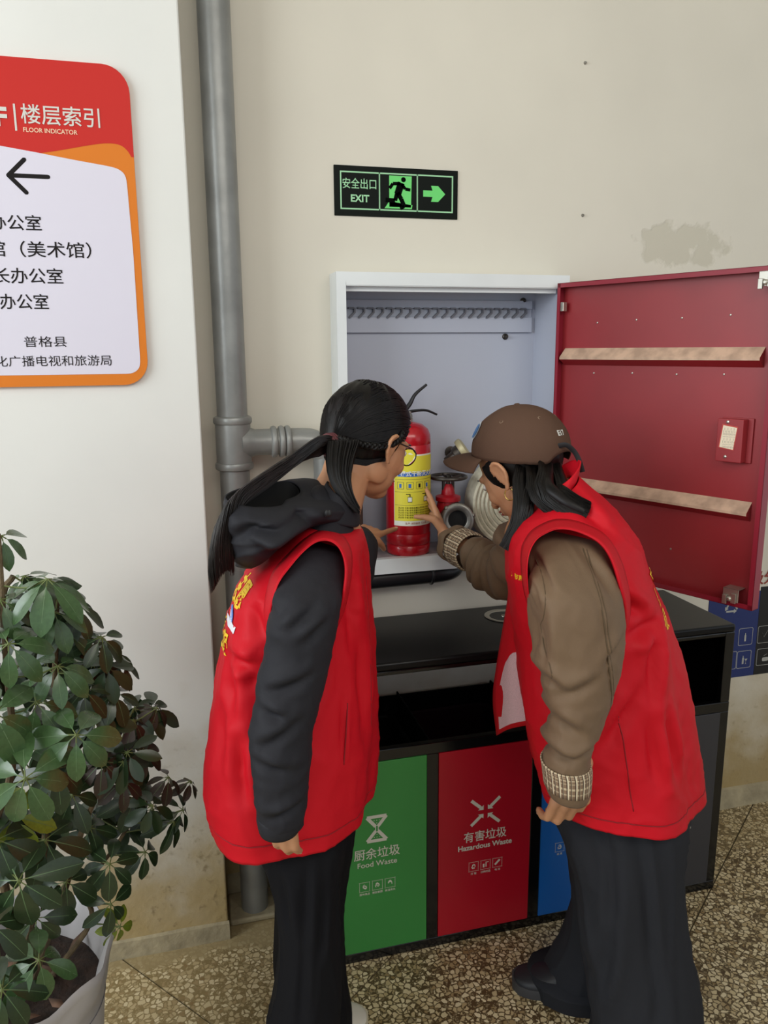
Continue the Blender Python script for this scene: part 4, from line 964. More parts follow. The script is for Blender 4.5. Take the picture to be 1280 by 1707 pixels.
# ponytail
paths = []; bn = []
cl = catmull([surf(tied, .96), surf(tied, 1.12), at(520, 748, 1.50), at(480, 778, 1.47), at(440, 806, 1.42), at(405, 830, 1.37), at(383, 850, 1.34), at(374, 880, 1.33), at(368, 925, 1.33), at(372, 975, 1.335)], 5)
for i in range(620):
    a = rr.random()*6.28; q = .6+.4*sqrt(rr.random()); p = []; n = len(cl)
    L_ = n if rr.random() > .25 else rr.randint(int(n*.6), n)
    for k in range(0, L_, 2):
        t = k/(n-1); R_ = .013+.020*min(1, t*2.2)*(1 if t < .55 else 1-.35*(t-.55)/.45)
        if t < .1: R_ = .0135
        wv = .004*sin(t*9+i)
        p.append(cl[k]+V((cos(a)*q*R_*.8+wv*.3, sin(a)*q*R_*.7, sin(a*1.3+1)*q*R_*.9+wv)))
    paths.append(p)
strands('ponytail', paths, .0014, mat('ponytail_hair', '1d1714', .42, var=.5, vscale=30, spec=.5), W1, .5, .3)
# loose nape lock
paths = []
cl = catmull([at(572, 738, 1.505), at(566, 770, 1.475), at(567, 800, 1.455), at(578, 828, 1.44), at(594, 850, 1.435)], 4)
for i in range(420):
    ox, oz, oy = rr.uniform(-.030, .030), rr.uniform(-.006, .006), rr.uniform(-.012, .012)
    p = []
    for k in range(0, len(cl)-rr.choice((0, 0, 2, 4, 6, 8)), 2):
        t = k/(len(cl)-1); s_ = 1-.80*t; p.append(cl[k]+V((ox*s_, oy, oz)))
    paths.append(p)
strands('nape_hair', paths, .0020, m_hair, W1, .5, .4)
# glasses
b = MB(); gz = .002
for sg in (1, -1):
    c_ = V((.100, .033*sg, gz)); b.tube([Hd(c_.x-.004*abs(cos(2*pi*q/20)), c_.y+.024*cos(2*pi*q/20), c_.z+.019*sin(2*pi*q/20)) for q in range(21)], .0014, 6, cap=False)
    b.tube([Hd(.094, .057*sg, gz+.008), Hd(.06, .074*sg, gz+.010), Hd(.0, .083*sg, gz+.006), Hd(-.010, .085*sg, -.004)], .0016, 6)
b.tube([Hd(.101, .010, gz+.003), Hd(.104, 0, gz+.006), Hd(.101, -.010, gz+.003)], .0012, 6)
g1 = adopt(b.build('glasses', mat('dark_frame', '2a2422', .3, .5)), W1)
b = MB(); M_g = mat('lens_glass', 'ffffff', .02); nb = M_g.node_tree.nodes['Principled BSDF']; nb.inputs['Transmission Weight'].default_value = 1; nb.inputs['IOR'].default_value = 1.15
for sg in (1, -1): b.ell(Hd(.0995, .033*sg, gz), (.0012, .023, .018), M1, 18, 8)
b.build('lens', M_g, g1); 

# vest (shell with open hem, closed over the shoulders)
spec = [(548, 872, 592, 880, 1.47, .050), (530, 868, 600, 884, 1.465, .085), (508, 872, 606, 893, 1.462, .130), (480, 893, 610, 908, 1.46, .160), (440, 930, 613, 930, 1.458, .175), (398, 968, 616, 966, 1.458, .180),
        (383, 1015, 620, 1015, 1.456, .180), (366, 1090, 624, 1090, 1.455, .180), (353, 1190, 626, 1190, 1.45, .185), (347, 1290, 625, 1275, 1.45, .190), (362, 1352, 618, 1318, 1.45, .190)]
rg = px_rings(spec, 150, 13, 2.25)
def hemwave(seed, amp):
    return lambda p, t: amp*max(0, t-.25)*(sin(atan2(p.y-1.45, p.x-.2)*5+seed)*.6+sin(atan2(p.y-1.45, p.x-.2)*9+seed*2.3)*.4)
rg = crumple(rg, [hemwave(1., .012), lambda p, t: fold(p, 2, 8, .013, (1, 1, .22))*min(1, t*3), lambda p, t: fold(p, 5, 20, .004, (1, 1, .6), True)*min(1, t*3), lambda p, t: fold(p, 6, 42, .0018, (1, 1, .8), True)*min(1, t*3), creases([(396, 1111, 430, 1113), (391, 1120, 392, 1208), (414, 1149, 430, 1129), (425, 1018, 438, 1064), (402, 1230, 410, 1330), (609, 1044, 622, 1273), (376, 1200, 372, 1290), (455, 950, 500, 918), (588, 960, 596, 1100)], 1.28, .012, .011), creases([(579, 1175, 573, 1273)], 1.28, .004, .006)])
vb = MB(); vb.rings(rg, False, False); vest1 = adopt(vb.build('vest', m_vest, W1, solid=.0025, angle=180), W1)
vest1['label'] = 'bright red sleeveless volunteer vest'
b = MB(); b.tube([p+V((0, -.002, 0)) for p in rg[-8]]+[rg[-8][0]+V((0, -.002, 0))], .0013, 4); adopt(b.build('hem_seam', mat('dark_red_seam', '8c0a16', .7), angle=180), W1)
SEAM1 = [[(579, 1175), (577, 1220), (573, 1273)], [(609, 990), (614, 1060), (618, 1160), (619, 1260)]]
# yellow and white print on the back of the vest
bk = V((-.93, -.36, 0)).normalized(); rt = V((.36, -.93, 0)).normalized()
m_ylw = mat('yellow_print', 'f0c220', .6)
def vtext(txt, size, px, py, m_, Y=1.40):
    o = text_on('vest_lettering', txt, size, at(px, py, Y)-vest1_off, rt, (0, 0, 1), vest1, m_, vest1, .0012)
vest1_off = V((0, 0, 0))
vtext('文化服', .040, 386, 1056, m_ylw, 1.42)
vtext('志愿', .046, 391, 990, m_ylw, 1.38)
for (px2, py2, w_, h_, c_) in ((399, 1022, .012, .006, 'cfd6e8'), (392, 1033, .010, .008, 'dfe3ee'), (385, 1030, .009, .012, 'e6dde4')):
    me = text_on('vest_emblem', '■', .030 if c_ != 'cfd6e8' else .036, at(px2, py2, 1.38), rt, (0, 0, 1), vest1, mat('emblem_'+c_, c_ if c_ != 'cfd6e8' else '5f86d8', .6), vest1, 0)
b = MB(); 
text_on('vest_emblem', '一', .14, at(388, 1041, 1.40), rt, (0, 0, 1), vest1, mat('emblem_line', 'e8e4ec', .6), vest1, .0)
# the vest's armhole: a band of vest cloth lapping over the sleeve head
def vest_edge(name, pts, centre, width, target, root):
    bvh = BVHTree.FromPolygons([v.co for v in target.data.vertices], [tuple(p.vertices) for p in target.data.polygons]); o_ = V((0, 0, EYE))
    ed = catmull([at(*p) for p in pts], 6); ctr = at(centre[0], centre[1], pts[0][2]); rs = []
    for i, p in enumerate(ed):
        out = V((p.x-ctr.x, 0, p.z-ctr.z)).normalized(); row = [p+V((0, .006, 0))-out*.001, p]
        h = [None]
        for kk in (1., .75, .5, .3, .1):
            far_ = p+out*width*.00115*kk*(.15+.85*min(1, i/14, (len(ed)-1-i)/14)); d = (far_-o_).normalized(); h = bvh.ray_cast(o_, d)
            if h[0]: break
        q = h[0]+d*.003 if h[0] else p+V((0, .03, 0))
        for k in (.2, .45, .7, 1.): v = p.lerp(q, k); v += V((0, -.003*sin(pi*k), 0)); row.append(v)
        rs.append(row)
    b = MB(); b.rings(rs, False, False, closed=False); return adopt(b.build(name, m_vest, angle=180, solid=.002), root)
vest_edge('vest_armhole', [(452, 1085, 1.31), (450, 1030, 1.245), (462, 978, 1.235), (484, 945, 1.25), (508, 918, 1.265), (530, 903, 1.275), (552, 903, 1.275), (569, 918, 1.262), (577, 950, 1.24), (571, 1000, 1.232), (555, 1055, 1.30)], (510, 1010), 18, vest1, W1)
def binding(name, pts, r, m_, root): b = MB(); b.tube(catmull(pts, 5), r, 8); return adopt(b.build(name, m_, angle=180), root)

# jacket of the left woman: near sleeve, far sleeve, hood, trunk
def sleeve(spec, seed, amp, elbow_t, n=80, sub=12):
    rg = px_rings(spec, n, sub, 2.1)
    return crumple(rg, [lambda p, t: fold(p, seed, 10, amp, (1, 1, .5)), lambda p, t: fold(p, seed+4, 34, amp*.35, (.8, .8, .9), True), lambda p, t: fold(p, seed+7, 20, amp*.35, (.5, .5, 1.3), True)*min(1, max(0, t-.4)*3)])
spec = [(528, 893, 556, 900, 1.375, .028), (504, 908, 572, 918, 1.335, .050), (474, 948, 577, 955, 1.29, .062), (454, 1005, 570, 1005, 1.235, .066), (444, 1075, 558, 1082, 1.225, .064), (433, 1140, 541, 1150, 1.215, .060), (421, 1215, 519, 1222, 1.205, .056),
        (423, 1290, 511, 1292, 1.20, .052), (428, 1335, 507, 1338, 1.20, .048), (431, 1368, 503, 1370, 1.20, .045)]
SC = creases([(481, 1002, 451, 1034), (470, 1040, 520, 1008), (445, 1142, 507, 1116), (428, 1227, 487, 1188), (424, 1250, 470, 1262), (445, 1339, 494, 1323), (500, 1060, 540, 1030), (436, 1170, 470, 1180)], 1.2, .009, .008)
rg = crumple(sleeve(spec, 11, .0065, .58), [SC])
b = MB(); b.rings(rg, True, False); s1 = adopt(b.build('jacket_sleeve', m_jack1, angle=180, solid=.002), W1); s1['label'] = 'near charcoal jacket sleeve hanging down'
b = MB(); cu = [(430, 1352, 503, 1352, 1.20, .046), (431, 1366, 502, 1366, 1.20, .0465), (434, 1379, 499, 1377, 1.20, .042)]
b.rings(px_rings(cu, 32, 3, 2.1), False, False); adopt(b.build('cuff', m_jack1, angle=180, solid=.004), W1)
fs_ = catmull([V((.31, 1.60, 1.225)), V((.36, 1.68, 1.07)), at(602, 912, 1.80), fw-(tipx-fw)*.10], 6); rs = []
b = MB(); n = len(fs_); b.tube([p+V((0, 0, .004*sin(i*1.7))) for i, p in enumerate(fs_)], [.056-.024*i/(n-1)+.002*sin(i*2.3) for i in range(n)], 24)
o = adopt(b.build('jacket_sleeve', m_jack1, angle=180), W1); o['label'] = 'far charcoal sleeve reaching toward the extinguisher'
# jacket collar and shoulders, tucked under the vest
b = MB(); sp = [(545, 812, 575, 850, 1.49, .060), (520, 815, 590, 872, 1.48, .078), (512, 862, 594, 884, 1.475, .095), (496, 905, 602, 915, 1.47, .14), (430, 980, 606, 985, 1.46, .155), (395, 1150, 605, 1150, 1.455, .15), (385, 1320, 595, 1300, 1.45, .15)]
rg = crumple(px_rings(sp, 40, 5, 2.2), [lambda p, t: fold(p, 3, 18, .006)])
b.rings(rg, False, False); adopt(b.build('jacket', m_jack1, angle=180, solid=.002), W1)
b = MB(); b.rings(crumple(px_rings([(548, 806, 594, 836, 1.49, .058), (538, 822, 598, 852, 1.485, .066), (524, 842, 598, 872, 1.48, .080)], 48, 6, 2.1), [lambda p, t: fold(p, 61, 26, .005)]), False, False); adopt(b.build('jacket_collar', m_jack1, angle=180, solid=.004), W1)
# hood bunched on the back
def sheet(rows, n=12, sub=5):
    "rows of (px,py,Y) control points; returns a dense grid"
    R1 = [catmull([at(*p) for p in r], sub) for r in rows]; out = []
    cols = [catmull([R1[i][j] for i in range(len(R1))], sub) for j in range(len(R1[0]))]
    return [[cols[j][i] for j in range(len(cols))] for i in range(len(cols[0]))]
def grid_obj(name, g, m_, root, solid=.003, fn=None, close=False):
    if fn: g = [[p+fn(p) for p in r] for r in g]
    b = MB(); b.rings(g, False, False, closed=close); return adopt(b.build(name, m_, angle=180, solid=solid), root)
# outer hood: bag shape hanging from the collar; rim forms the dark opening
rim = [(376, 828, 1.37), (400, 815, 1.42), (440, 808, 1.47), (478, 806, 1.48), (488, 822, 1.44), (470, 842, 1.37), (430, 845, 1.33), (395, 840, 1.33)]
lv = [rim,
      [(374, 850, 1.38), (402, 830, 1.46), (450, 818, 1.52), (520, 800, 1.54), (560, 836, 1.44), (520, 850, 1.35), (445, 872, 1.30), (392, 870, 1.31)],
      [(378, 885, 1.39), (405, 850, 1.48), (460, 830, 1.56), (545, 812, 1.56), (578, 858, 1.46), (532, 868, 1.35), (462, 898, 1.285), (396, 905, 1.31)],
      [(386, 918, 1.40), (410, 880, 1.48), (460, 860, 1.56), (550, 840, 1.55), (570, 866, 1.46), (512, 880, 1.36), (455, 922, 1.30), (402, 932, 1.32)],
      [(396, 940, 1.41), (415, 920, 1.46), (450, 900, 1.50), (520, 880, 1.50), (545, 870, 1.46), (488, 888, 1.38), (442, 934, 1.33), (414, 947, 1.36)]]
def closed_cat(row, n=6):
    P = [at(*p) for p in row]; m_ = len(P); out = []
    for i in range(m_):
        a_, b_, c_, d_ = P[i-1], P[i], P[(i+1) % m_], P[(i+2) % m_]
        for k in range(n):
            t = k/n; out.append(.5*((2*b_)+(c_-a_)*t+(2*a_-5*b_+4*c_-d_)*t*t+(-a_+3*b_-3*c_+d_)*t**3))
    return out
rw = [closed_cat(r, 12) for r in lv]; cols = [catmull([r[j] for r in rw], 10) for j in range(len(rw[0]))]
rg = [[cols[j][i] for j in range(len(cols))] for i in range(len(cols[0]))]
rg = crumple(rg, [lambda p, t: fold(p, 8, 11, .006, (1, 1, 1))*min(1, t*4), lambda p, t: fold(p, 9, 24, .005, (.6, .6, 1.8), True)*min(1, t*4), creases([(400, 875, 470, 890), (470, 880, 555, 850), (420, 905, 470, 925), (500, 860, 540, 885), (440, 930, 500, 900), (450, 835, 520, 860), (395, 895, 420, 880)], 1.3, .010, .011)])
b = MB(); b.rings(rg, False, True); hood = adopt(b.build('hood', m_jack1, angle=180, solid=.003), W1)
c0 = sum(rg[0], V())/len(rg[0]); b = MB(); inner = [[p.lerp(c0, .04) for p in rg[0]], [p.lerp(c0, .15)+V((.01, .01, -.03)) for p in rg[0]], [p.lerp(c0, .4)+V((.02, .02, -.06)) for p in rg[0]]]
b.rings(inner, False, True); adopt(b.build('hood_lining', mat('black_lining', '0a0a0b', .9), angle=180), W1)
b = MB()
for k in range(2): p = at(545+k*4, 856, 1.345); b.ell(p, (.005, .004, .007), None, 10, 6)
adopt(b.build('cord_stopper', m_blackm), W1)

# trousers of the left woman
def leg(spec, m_, root, name, seed, waist=False, amp=.007, n=48):
    rg = px_rings(spec, n, 8, 2.15)
    rg = crumple(rg, [lambda p, t: fold(p, seed, 9, amp*1.6, (1, 1, .12)), lambda p, t: fold(p, seed+2, 22, amp*.9, (1, 1, .16), True), lambda p, t: -.006*math.exp(-((p.x-0)/.01)**2)*0])
    b = MB(); b.rings(rg, True, True); return b
def foot_y(px, Y, z): return None
def pxof(P):
    q = V(P)-V((0, 0, EYE)); return 640+F_PX*q.dot(_r)/q.dot(_f), 853.5-F_PX*q.dot(_u)/q.dot(_f)
# far leg first, then near leg, joined as one pair of trousers
def leg_world(rows, seed, amp, n=90, sub=12, e=2.15, cr=None):
    "rows (x, y, z, rx, ry)"
    cs = catmull([V(r[:3]) for r in rows], sub); rr_ = catmull([V((r[3], r[4], 0)) for r in rows], sub); rg = []
    for c_, q in zip(cs, rr_): rg.append(super_ring(c_, V((1, -.25, 0)).normalized()*q.x, FWD*q.y, n, e))
    return crumple(rg, [lambda p, t: fold(p, seed, 9, amp*1.6, (1, 1, .12)), lambda p, t: fold(p, seed+2, 20, amp, (1, 1, .16), True)]+([cr] if cr else []))
b = MB(); b.rings(leg_world(far1, 4, .006), True, True); b.rings(leg_world(near1, 9, .006, cr=creases([(513, 1440, 508, 1560), (508, 1560, 500, 1700), (475, 1480, 482, 1560), (545, 1480, 530, 1600)], 1.29, .008, .006)), True, True); adopt(b.build('trousers', m_trous1, angle=180), W1)
# shoes
def shoe(root, toe, heel, m_up, m_sole, name='shoe', w_=.045, h_=.075, stripes=None):
    toe, heel = V(toe), V(heel); d = (toe-heel).normalized(); y = V((0, 0, 1)).cross(d); L_ = (toe-heel).length
    prof = [(0, .7, .075), (.08, .85, .085), (.25, .88, .090), (.42, .86, .080), (.55, .92, .064), (.7, 1.02, .050), (.84, .98, .042), (.94, .78, .036), (1, .35, .026)]
    b = MB(); rs = []
    for t, wf, hh in prof:
        c_ = heel+d*L_*t; hw_ = w_*wf; zf = heel.z
        rs.append([c_+y*(hw_*cos(a))+V((0, 0, zf*0+.022+max(0, hh*h_/.075-.022)*max(0, sin(a))**.7 if sin(a) > 0 else .022)) for a in [2*pi*k/20 for k in range(20)]])
    b.rings(rs, True, True); sh = adopt(b.build(name, m_up, angle=60, sub=1), root)
    b = MB(); rs = []
    for zz in (0.0, .004, .018, .025):
        k_ = 1.03 if zz < .02 else .99; pts = []
        for t, wf, hh in prof: pts.append(heel+d*L_*(t*1.02-.01)+y*(w_*wf*k_)+V((0, 0, zz)))
        for t, wf, hh in reversed(prof): pts.append(heel+d*L_*(t*1.02-.01)-y*(w_*wf*k_)+V((0, 0, zz)))
        rs.append(pts)
    b.rings(rs, True, True); so = b.build('sole', m_sole, sh, angle=50); so.location = -V(root.location)*0
    return sh, d, y, L_, heel
m_white_sh = mat('white_leather', 'd9d3c6', .45); m_sole = mat('cream_sole', 'c9bfa8', .6); m_bsh = mat('black_shoe', '1f2126', .5); m_bsole = mat('grey_sole', '3c3c3e', .6)
toe1 = onfloor(606, 1688); toe1.z = 0
sh, d, y, L_, hl = shoe(W1, (toe1.x, 1.575, 0), (toe1.x-.215, 1.625, 0), m_white_sh, m_sole)
b = MB(); 
for (t0, t1, zz) in ((.70, .80, .052), (.55, .62, .066)):
    pts = [hl+d*L_*(t0+(t1-t0)*abs(cos(a)))+y*(.047*cos(a))+V((0, 0, .024+(zz-.022)*max(0, sin(a))**.7)) for a in [pi*k/12 for k in range(13)]]; b.tube(pts, .007, 6, flat=.5)
b.build('toe_stripe', m_bsh, sh)
shoe(W1, (.235, 1.285, 0), (.03, 1.345, 0), m_white_sh, m_sole)

# ============ right woman
W2 = thing('person', 'woman in a brown cap, khaki jacket and red vest, steadying the extinguisher with one hand', 'person', (.90, 1.38, 0))
hc2 = at(866, 782, 1.60); M2 = basis((-.50, .82, -.72), radians(0)); Mc = basis((-.58, .81, -.12), radians(0))
def Hd2(x, y, z): return hc2+M2 @ V((x, y, z))
b = MB(); head(b, hc2, M2, 1.); ear(b, hc2, M2, 1, 1.1); ear(b, hc2, M2, -1)
n2_ = V((.80, 1.46, 1.225))
cap_chain(b, [Hd2(-.03, 0, -.03), Hd2(-.04, 0, -.085), n2_], [.052, .050, .060], 16)
cap_chain(b, [n2_+V((0, 0, -.03)), V((.84, 1.42, 1.12)), V((.87, 1.40, .98)), V((.88, 1.39, .80))], [.07, .105, .10, .115], 16)
cap_chain(b, [V((.80, 1.46, 1.21)), V((.79, 1.40, 1.17))], [.05, .045], 12)
cap_chain(b, [V((.79, 1.48, 1.21)), V((.75, 1.58, 1.19))], [.055, .05], 12)
nw2 = at(963, 1270, 1.235)
cap_chain(b, [V((.79, 1.40, 1.17)), at(955, 950, 1.29), at(960, 1060, 1.25), at(950, 1180, 1.24), nw2], [.04, .038, .036, .03, .023], 12)
tj1 = hand(b, nw2, V((-.12, .05, -1)), V((-.15, -.98, -.1)), -1, [(.35, .75, .4), (.38, .8, .4), (.42, .85, .4), (.5, .85, .4)], (.5, .5), 1.1, .06, ((.1, .3, -.95), (.2, .35, -.9), (.3, .3, -.8)))
fw2 = at(742, 893, 1.985)
cap_chain(b, [V((.75, 1.56, 1.17)), at(862, 950, 1.63), at(838, 955, 1.72), at(812, 938, 1.80), at(790, 922, 1.87), fw2], [.040, .036, .034, .030, .026, .022], 12)
gdir = (at(704, 826, 2.09)-fw2).normalized()
tj2 = hand(b, fw2, V((-.08, .70, .70)), V((.88, -.34, .30)), 1, [(.0, .10, .1), (.15, .3, .2), (.3, .4, .3), (.45, .5, .3)], (1.05, .25), .90, .10, ((-.62, .05, .72), (-.93, .22, .22), (-.96, .20, .05)))
body_leg(b, near2); body_leg(b, far2)
body2 = adopt(remeshed(b, 'body', m_skin, None, .0042, 3), W2)
face_bits(hc2, M2, W2); nails(tj1, W2); nails(tj2, W2, (0, 1))
b = MB(); ec = Hd2(.002, .079, -.052); u_ = M2 @ V((1, 0, 0)); w_ = M2 @ V((0, 0, 1))
b.tube([ec+(u_*cos(2*pi*q/24)+w_*sin(2*pi*q/24))*.0125 for q in range(25)], .0014, 6, cap=False); adopt(b.build('earring', mat('gold_metal', 'd9b86a', .25, 1.)), W2)
def Hc2(x, y, z): return hc2+Mc @ V((x, y, z))
# cap
m_cap = fabric('brown_cap_cloth', '5a4336', .85, .25, 0, 20, .1, .15)
capo = V((-.006, 0, .044)); CR = (.112, .094, .098)
def capP(th, a, k=1.): 
    q = V((CR[0]*sin(th)*cos(a), CR[1]*sin(th)*sin(a), CR[2]*cos(th)))*k+capo; return q
b = MB(); n, k = 72, 22; rs = []
for i in range(k+1):
    ring = []
    for j in range(n):
        a = 2*pi*j/n; thm = radians(101)-radians(10)*cos(a)*.9
        if cos(a) < -.86: thm -= radians(14)*((-cos(a)-.86)/.14)**.5
        th = .02+(thm-.02)*i/k; seam = -.0012*math.exp(-((((a+pi/6) % (pi/3))-pi/6)/.035)**2)*min(1, i/4)
        q = capP(th, a, 1+seam*8); q += V((0, 0, 1))*.002*noise.noise(q*22); ring.append(Hc2(*q))
    rs.append(ring)
b.rings(rs, True, False); capm = adopt(b.build('cap', m_cap, solid=.0022, angle=180), W2)
b = MB(); rs = []
for i in range(13):
    t = i/12; row = []
    for j in range(25):
        a = radians(-64+128*j/24); e0 = capP(radians(101)-radians(9)*cos(a), a, .985); ln = .084*max(0, cos(a*1.32))**.5
        dirv = V((cos(a*.55), sin(a*.55)*.6, 0)); q = e0+dirv*ln*t; q.z += -.010*t-.020*(sin(a)**2)*t*1.2+.004*sin(pi*t)
        row.append(Hc2(*q))
    rs.append(row)
b.rings(rs, False, False, closed=False); b.build('brim', m_cap, capm, solid=.0035, angle=180)
b = MB(); b.ell(Hc2(*capP(0, 0, 1.0)), (.007, .007, .004), Mc, 12, 6); b.build('button', m_cap, capm)
for a in (-2.62, -1.57, -.52, .52, 1.57, 2.62):
    q = capP(radians(48), a, 1.004); nrm = Mc @ V((q.x-capo.x, q.y-capo.y, q.z-capo.z)).normalized(); u_ = nrm.orthogonal().normalized(); w_ = nrm.cross(u_)
    b = MB(); b.tube([Hc2(*q)+(u_*cos(2*pi*s_/12)+w_*sin(2*pi*s_/12))*.0038 for s_ in range(13)], .0011, 5, cap=False); b.build('eyelet', mat('tan_thread', '86705c', .7), capm)
# front badge and back lettering
def cap_decal(name, poly, a0_, th0, m_, lift=1.015):
    b = MB(); b.add([Hc2(*capP(th0-z/.098, a0_+x/.100, lift)) for x, z in poly], [tuple(range(len(poly)))]); return b.build(name, m_, capm, smooth=False)
el_ = lambda rx, rz: [(rx*cos(2*pi*q/16), rz*sin(2*pi*q/16)) for q in range(16)]
cap_decal('badge', el_(.026, .022), 0.62, radians(60), mat('badge_white', 'e4e6ea', .5), 1.03); cap_decal('badge', el_(.021, .017), 0.62, radians(60), mat('badge_blue', '3a78b8', .5), 1.04)
me = text_mesh('E17', .016, 'CENTER', .0006)
for v in me.vertices: v.co = Hc2(*capP(radians(72)-v.co.y/.098, 3.0+v.co.x/.104, 1.02))
me.materials.clear(); me.materials.append(m_text_w); me.polygons.foreach_set('material_index', [0]*len(me.polygons)); o = bpy.data.objects.new('cap_lettering', me); COL.objects.link(o); o.parent = capm
b = MB(); st = catmull([at(928, 744, 1.50), at(944, 742, 1.485), at(958, 754, 1.48), at(966, 770, 1.475), at(971, 787, 1.47)], 5); b.tube(st, .0055, 8, flat=.25, ref=(0, 1, 0)); b.build('strap', mat('black_webbing', '141012', .7), capm)
# hair
def cut2(q, d):
    if q.x > .045: q = V((.045-(q.x-.045)*.2, q.y*.8, q.z))
    if q.z > .04: q = V((q.x*.9, q.y*.9, q.z*.85))
    return q
scalp(hc2, M2, .103, .082, .090, (-.016, 0, .022), 'hair', W2, cut2)
def lock(name, cl, cnt, w0, w1, r, seed, ry=.6, trim=.15):
    rr = random.Random(seed); cl = catmull(cl, 5); paths = []; N = len(cl)
    for i in range(cnt):
        a = rr.random()*6.28; q = .5+.5*sqrt(rr.random()); p = []; L_ = N-rr.randint(0, max(1, int(N*trim)))
        for k in range(0, L_, 2):
            t = k/(N-1); R_ = w0+(w1-w0)*sin(min(1, t*1.25)*pi/2); tang = (cl[min(k+1, N-1)]-cl[max(k-1, 0)]).normalized(); s1_ = tang.cross(V((0, 1, 0))).normalized()
            p.append(cl[k]+s1_*(cos(a)*q*R_)+V((0, sin(a)*q*R_*ry, 0))+s1_*.0025*sin(t*7+i*1.3))
        if len(p) > 2: paths.append(p)
    core = [w0*.6+(w1*.6-w0*.6)*sin(min(1, k/(N-1)*1.25)*pi/2) for k in range(N)]; b = MB(); K = int(N*.93); b.tube(cl[:K], core[:K], 14); co_ = adopt(b.build(name, m_hair), W2)
    return strands(name, paths, r, m_hair, W2, .5, .35)
lock('front_lock', [at(874, 762, 1.57), at(869, 796, 1.505), at(872, 835, 1.47), at(868, 870, 1.455), at(856, 900, 1.45), at(842, 922, 1.45)], 520, .016, .021, .0014, 5)
lock('back_lock', [at(908, 758, 1.57), at(910, 786, 1.50), at(912, 812, 1.43), at(935, 832, 1.395), at(958, 846, 1.375), at(979, 857, 1.365)], 900, .032, .023, .0014, 6, trim=.06)
lock('back_lock', [at(885, 758, 1.58), at(888, 788, 1.51), at(895, 815, 1.445), at(915, 838, 1.415), at(940, 852, 1.40)], 420, .024, .020, .0014, 8)
lock('front_lock', [at(889, 760, 1.57), at(886, 796, 1.505), at(880, 840, 1.455), at(872, 875, 1.45), at(858, 905, 1.45)], 380, .014, .012, .0014, 9)
lock('neck_lock', [at(922, 766, 1.56), at(930, 788, 1.50), at(942, 812, 1.44), at(958, 838, 1.40)], 420, .024, .018, .0014, 12)
# vest
spec = [(902, 838, 962, 792, 1.47, .055), (892, 848, 975, 805, 1.468, .080), (876, 862, 1005, 832, 1.465, .125), (862, 880, 1035, 866, 1.46, .160), (851, 905, 1055, 900, 1.455, .178), (848, 945, 1071, 945, 1.45, .182),
        (853, 995, 1094, 1000, 1.445, .182), (860, 1060, 1113, 1060, 1.44, .184), (865, 1132, 1130, 1125, 1.435, .186), (877, 1215, 1144, 1205, 1.43, .19), (893, 1275, 1152, 1265, 1.425, .194), (905, 1312, 1157, 1306, 1.42, .196)]
rg = px_rings(spec, 150, 13, 2.25)
def hem2(seed, amp): return lambda p, t: amp*max(0, t-.3)*(sin(atan2(p.y-1.43, p.x-.87)*5+seed)*.6+sin(atan2(p.y-1.43, p.x-.87)*8+seed*2.3)*.4)
rg = crumple(rg, [hem2(2.2, .014), lambda p, t: fold(p, 12, 8, .014, (1, 1, .22))*min(1, t*3), lambda p, t: fold(p, 15, 18, .004, (1, 1, .6), True)*min(1, t*3), lambda p, t: fold(p, 16, 42, .0018, (1, 1, .8), True)*min(1, t*3), creases([(1102, 1046, 1050, 1063), (1100, 1050, 1082, 1165), (1030, 994, 1079, 1030), (1000, 1240, 1060, 1150), (880, 1180, 895, 1270), (1075, 1200, 1085, 1300), (1110, 1190, 1125, 1290), (1000, 850, 1040, 900), (940, 838, 985, 862)], 1.27, .014, .013), creases([(1026, 1191, 1034, 1265), (1034, 1265, 1040, 1330)], 1.27, .003, .004)])
b = MB(); b.rings(rg, False, False); vest2 = adopt(b.build('vest', m_vest, W2, solid=.0025, angle=180), W2); vest2['label'] = 'bright red sleeveless volunteer vest'
b = MB(); b.tube([p+V((0, -.002, 0)) for p in rg[-8]]+[rg[-8][0]+V((0, -.002, 0))], .0013, 4); adopt(b.build('hem_seam', MATS['dark_red_seam'], angle=180), W2)
# stand-up collar
b = MB(); cr = [(905, 842, 958, 796, 1.47, .056), (906, 826, 962, 778, 1.472, .058), (912, 815, 964, 768, 1.474, .056)]
rg = crumple(px_rings(cr, 40, 4, 2.1), [lambda p, t: fold(p, 31, 30, .006)]); b.rings(rg, False, False); adopt(b.build('collar', m_vest, angle=180, solid=.003), W2)
vest_edge('vest_armhole', [(890, 1030, 1.31), (881, 985, 1.245), (880, 935, 1.235), (892, 903, 1.25), (915, 887, 1.262), (938, 882, 1.266), (968, 888, 1.262), (1000, 905, 1.245), (1020, 932, 1.228), (1034, 975, 1.215), (1042, 1022, 1.225), (1036, 1075, 1.30)], (955, 1000), 18, vest2, W2)
# front flap hanging open with its pale mesh lining
def flap(rows, sub=6): 
    g = [[at(*p) for p in r] for r in rows]; cols = [catmull([g[i][j] for i in range(len(g))], sub) for j in range(len(g[0]))]
    g2 = [[cols[j][i] for j in range(len(cols))] for i in range(len(cols[0]))]; return [catmull(r, 4) for r in g2]
rows = [[(846, 930, 1.50), (856, 930, 1.48), (872, 930, 1.46)], [(848, 985, 1.50), (858, 985, 1.47), (878, 985, 1.45)], [(838, 1050, 1.52), (855, 1050, 1.48), (884, 1050, 1.45)], [(828, 1110, 1.54), (850, 1110, 1.49), (888, 1108, 1.45)],
        [(822, 1165, 1.55), (850, 1160, 1.49), (892, 1155, 1.45)], [(828, 1226, 1.55), (852, 1214, 1.50), (896, 1206, 1.45)]]
g = flap(rows); b = MB(); b.rings(g, False, False, closed=False); fl_ = adopt(b.build('vest_flap', m_vest, angle=180, solid=.003), W2)
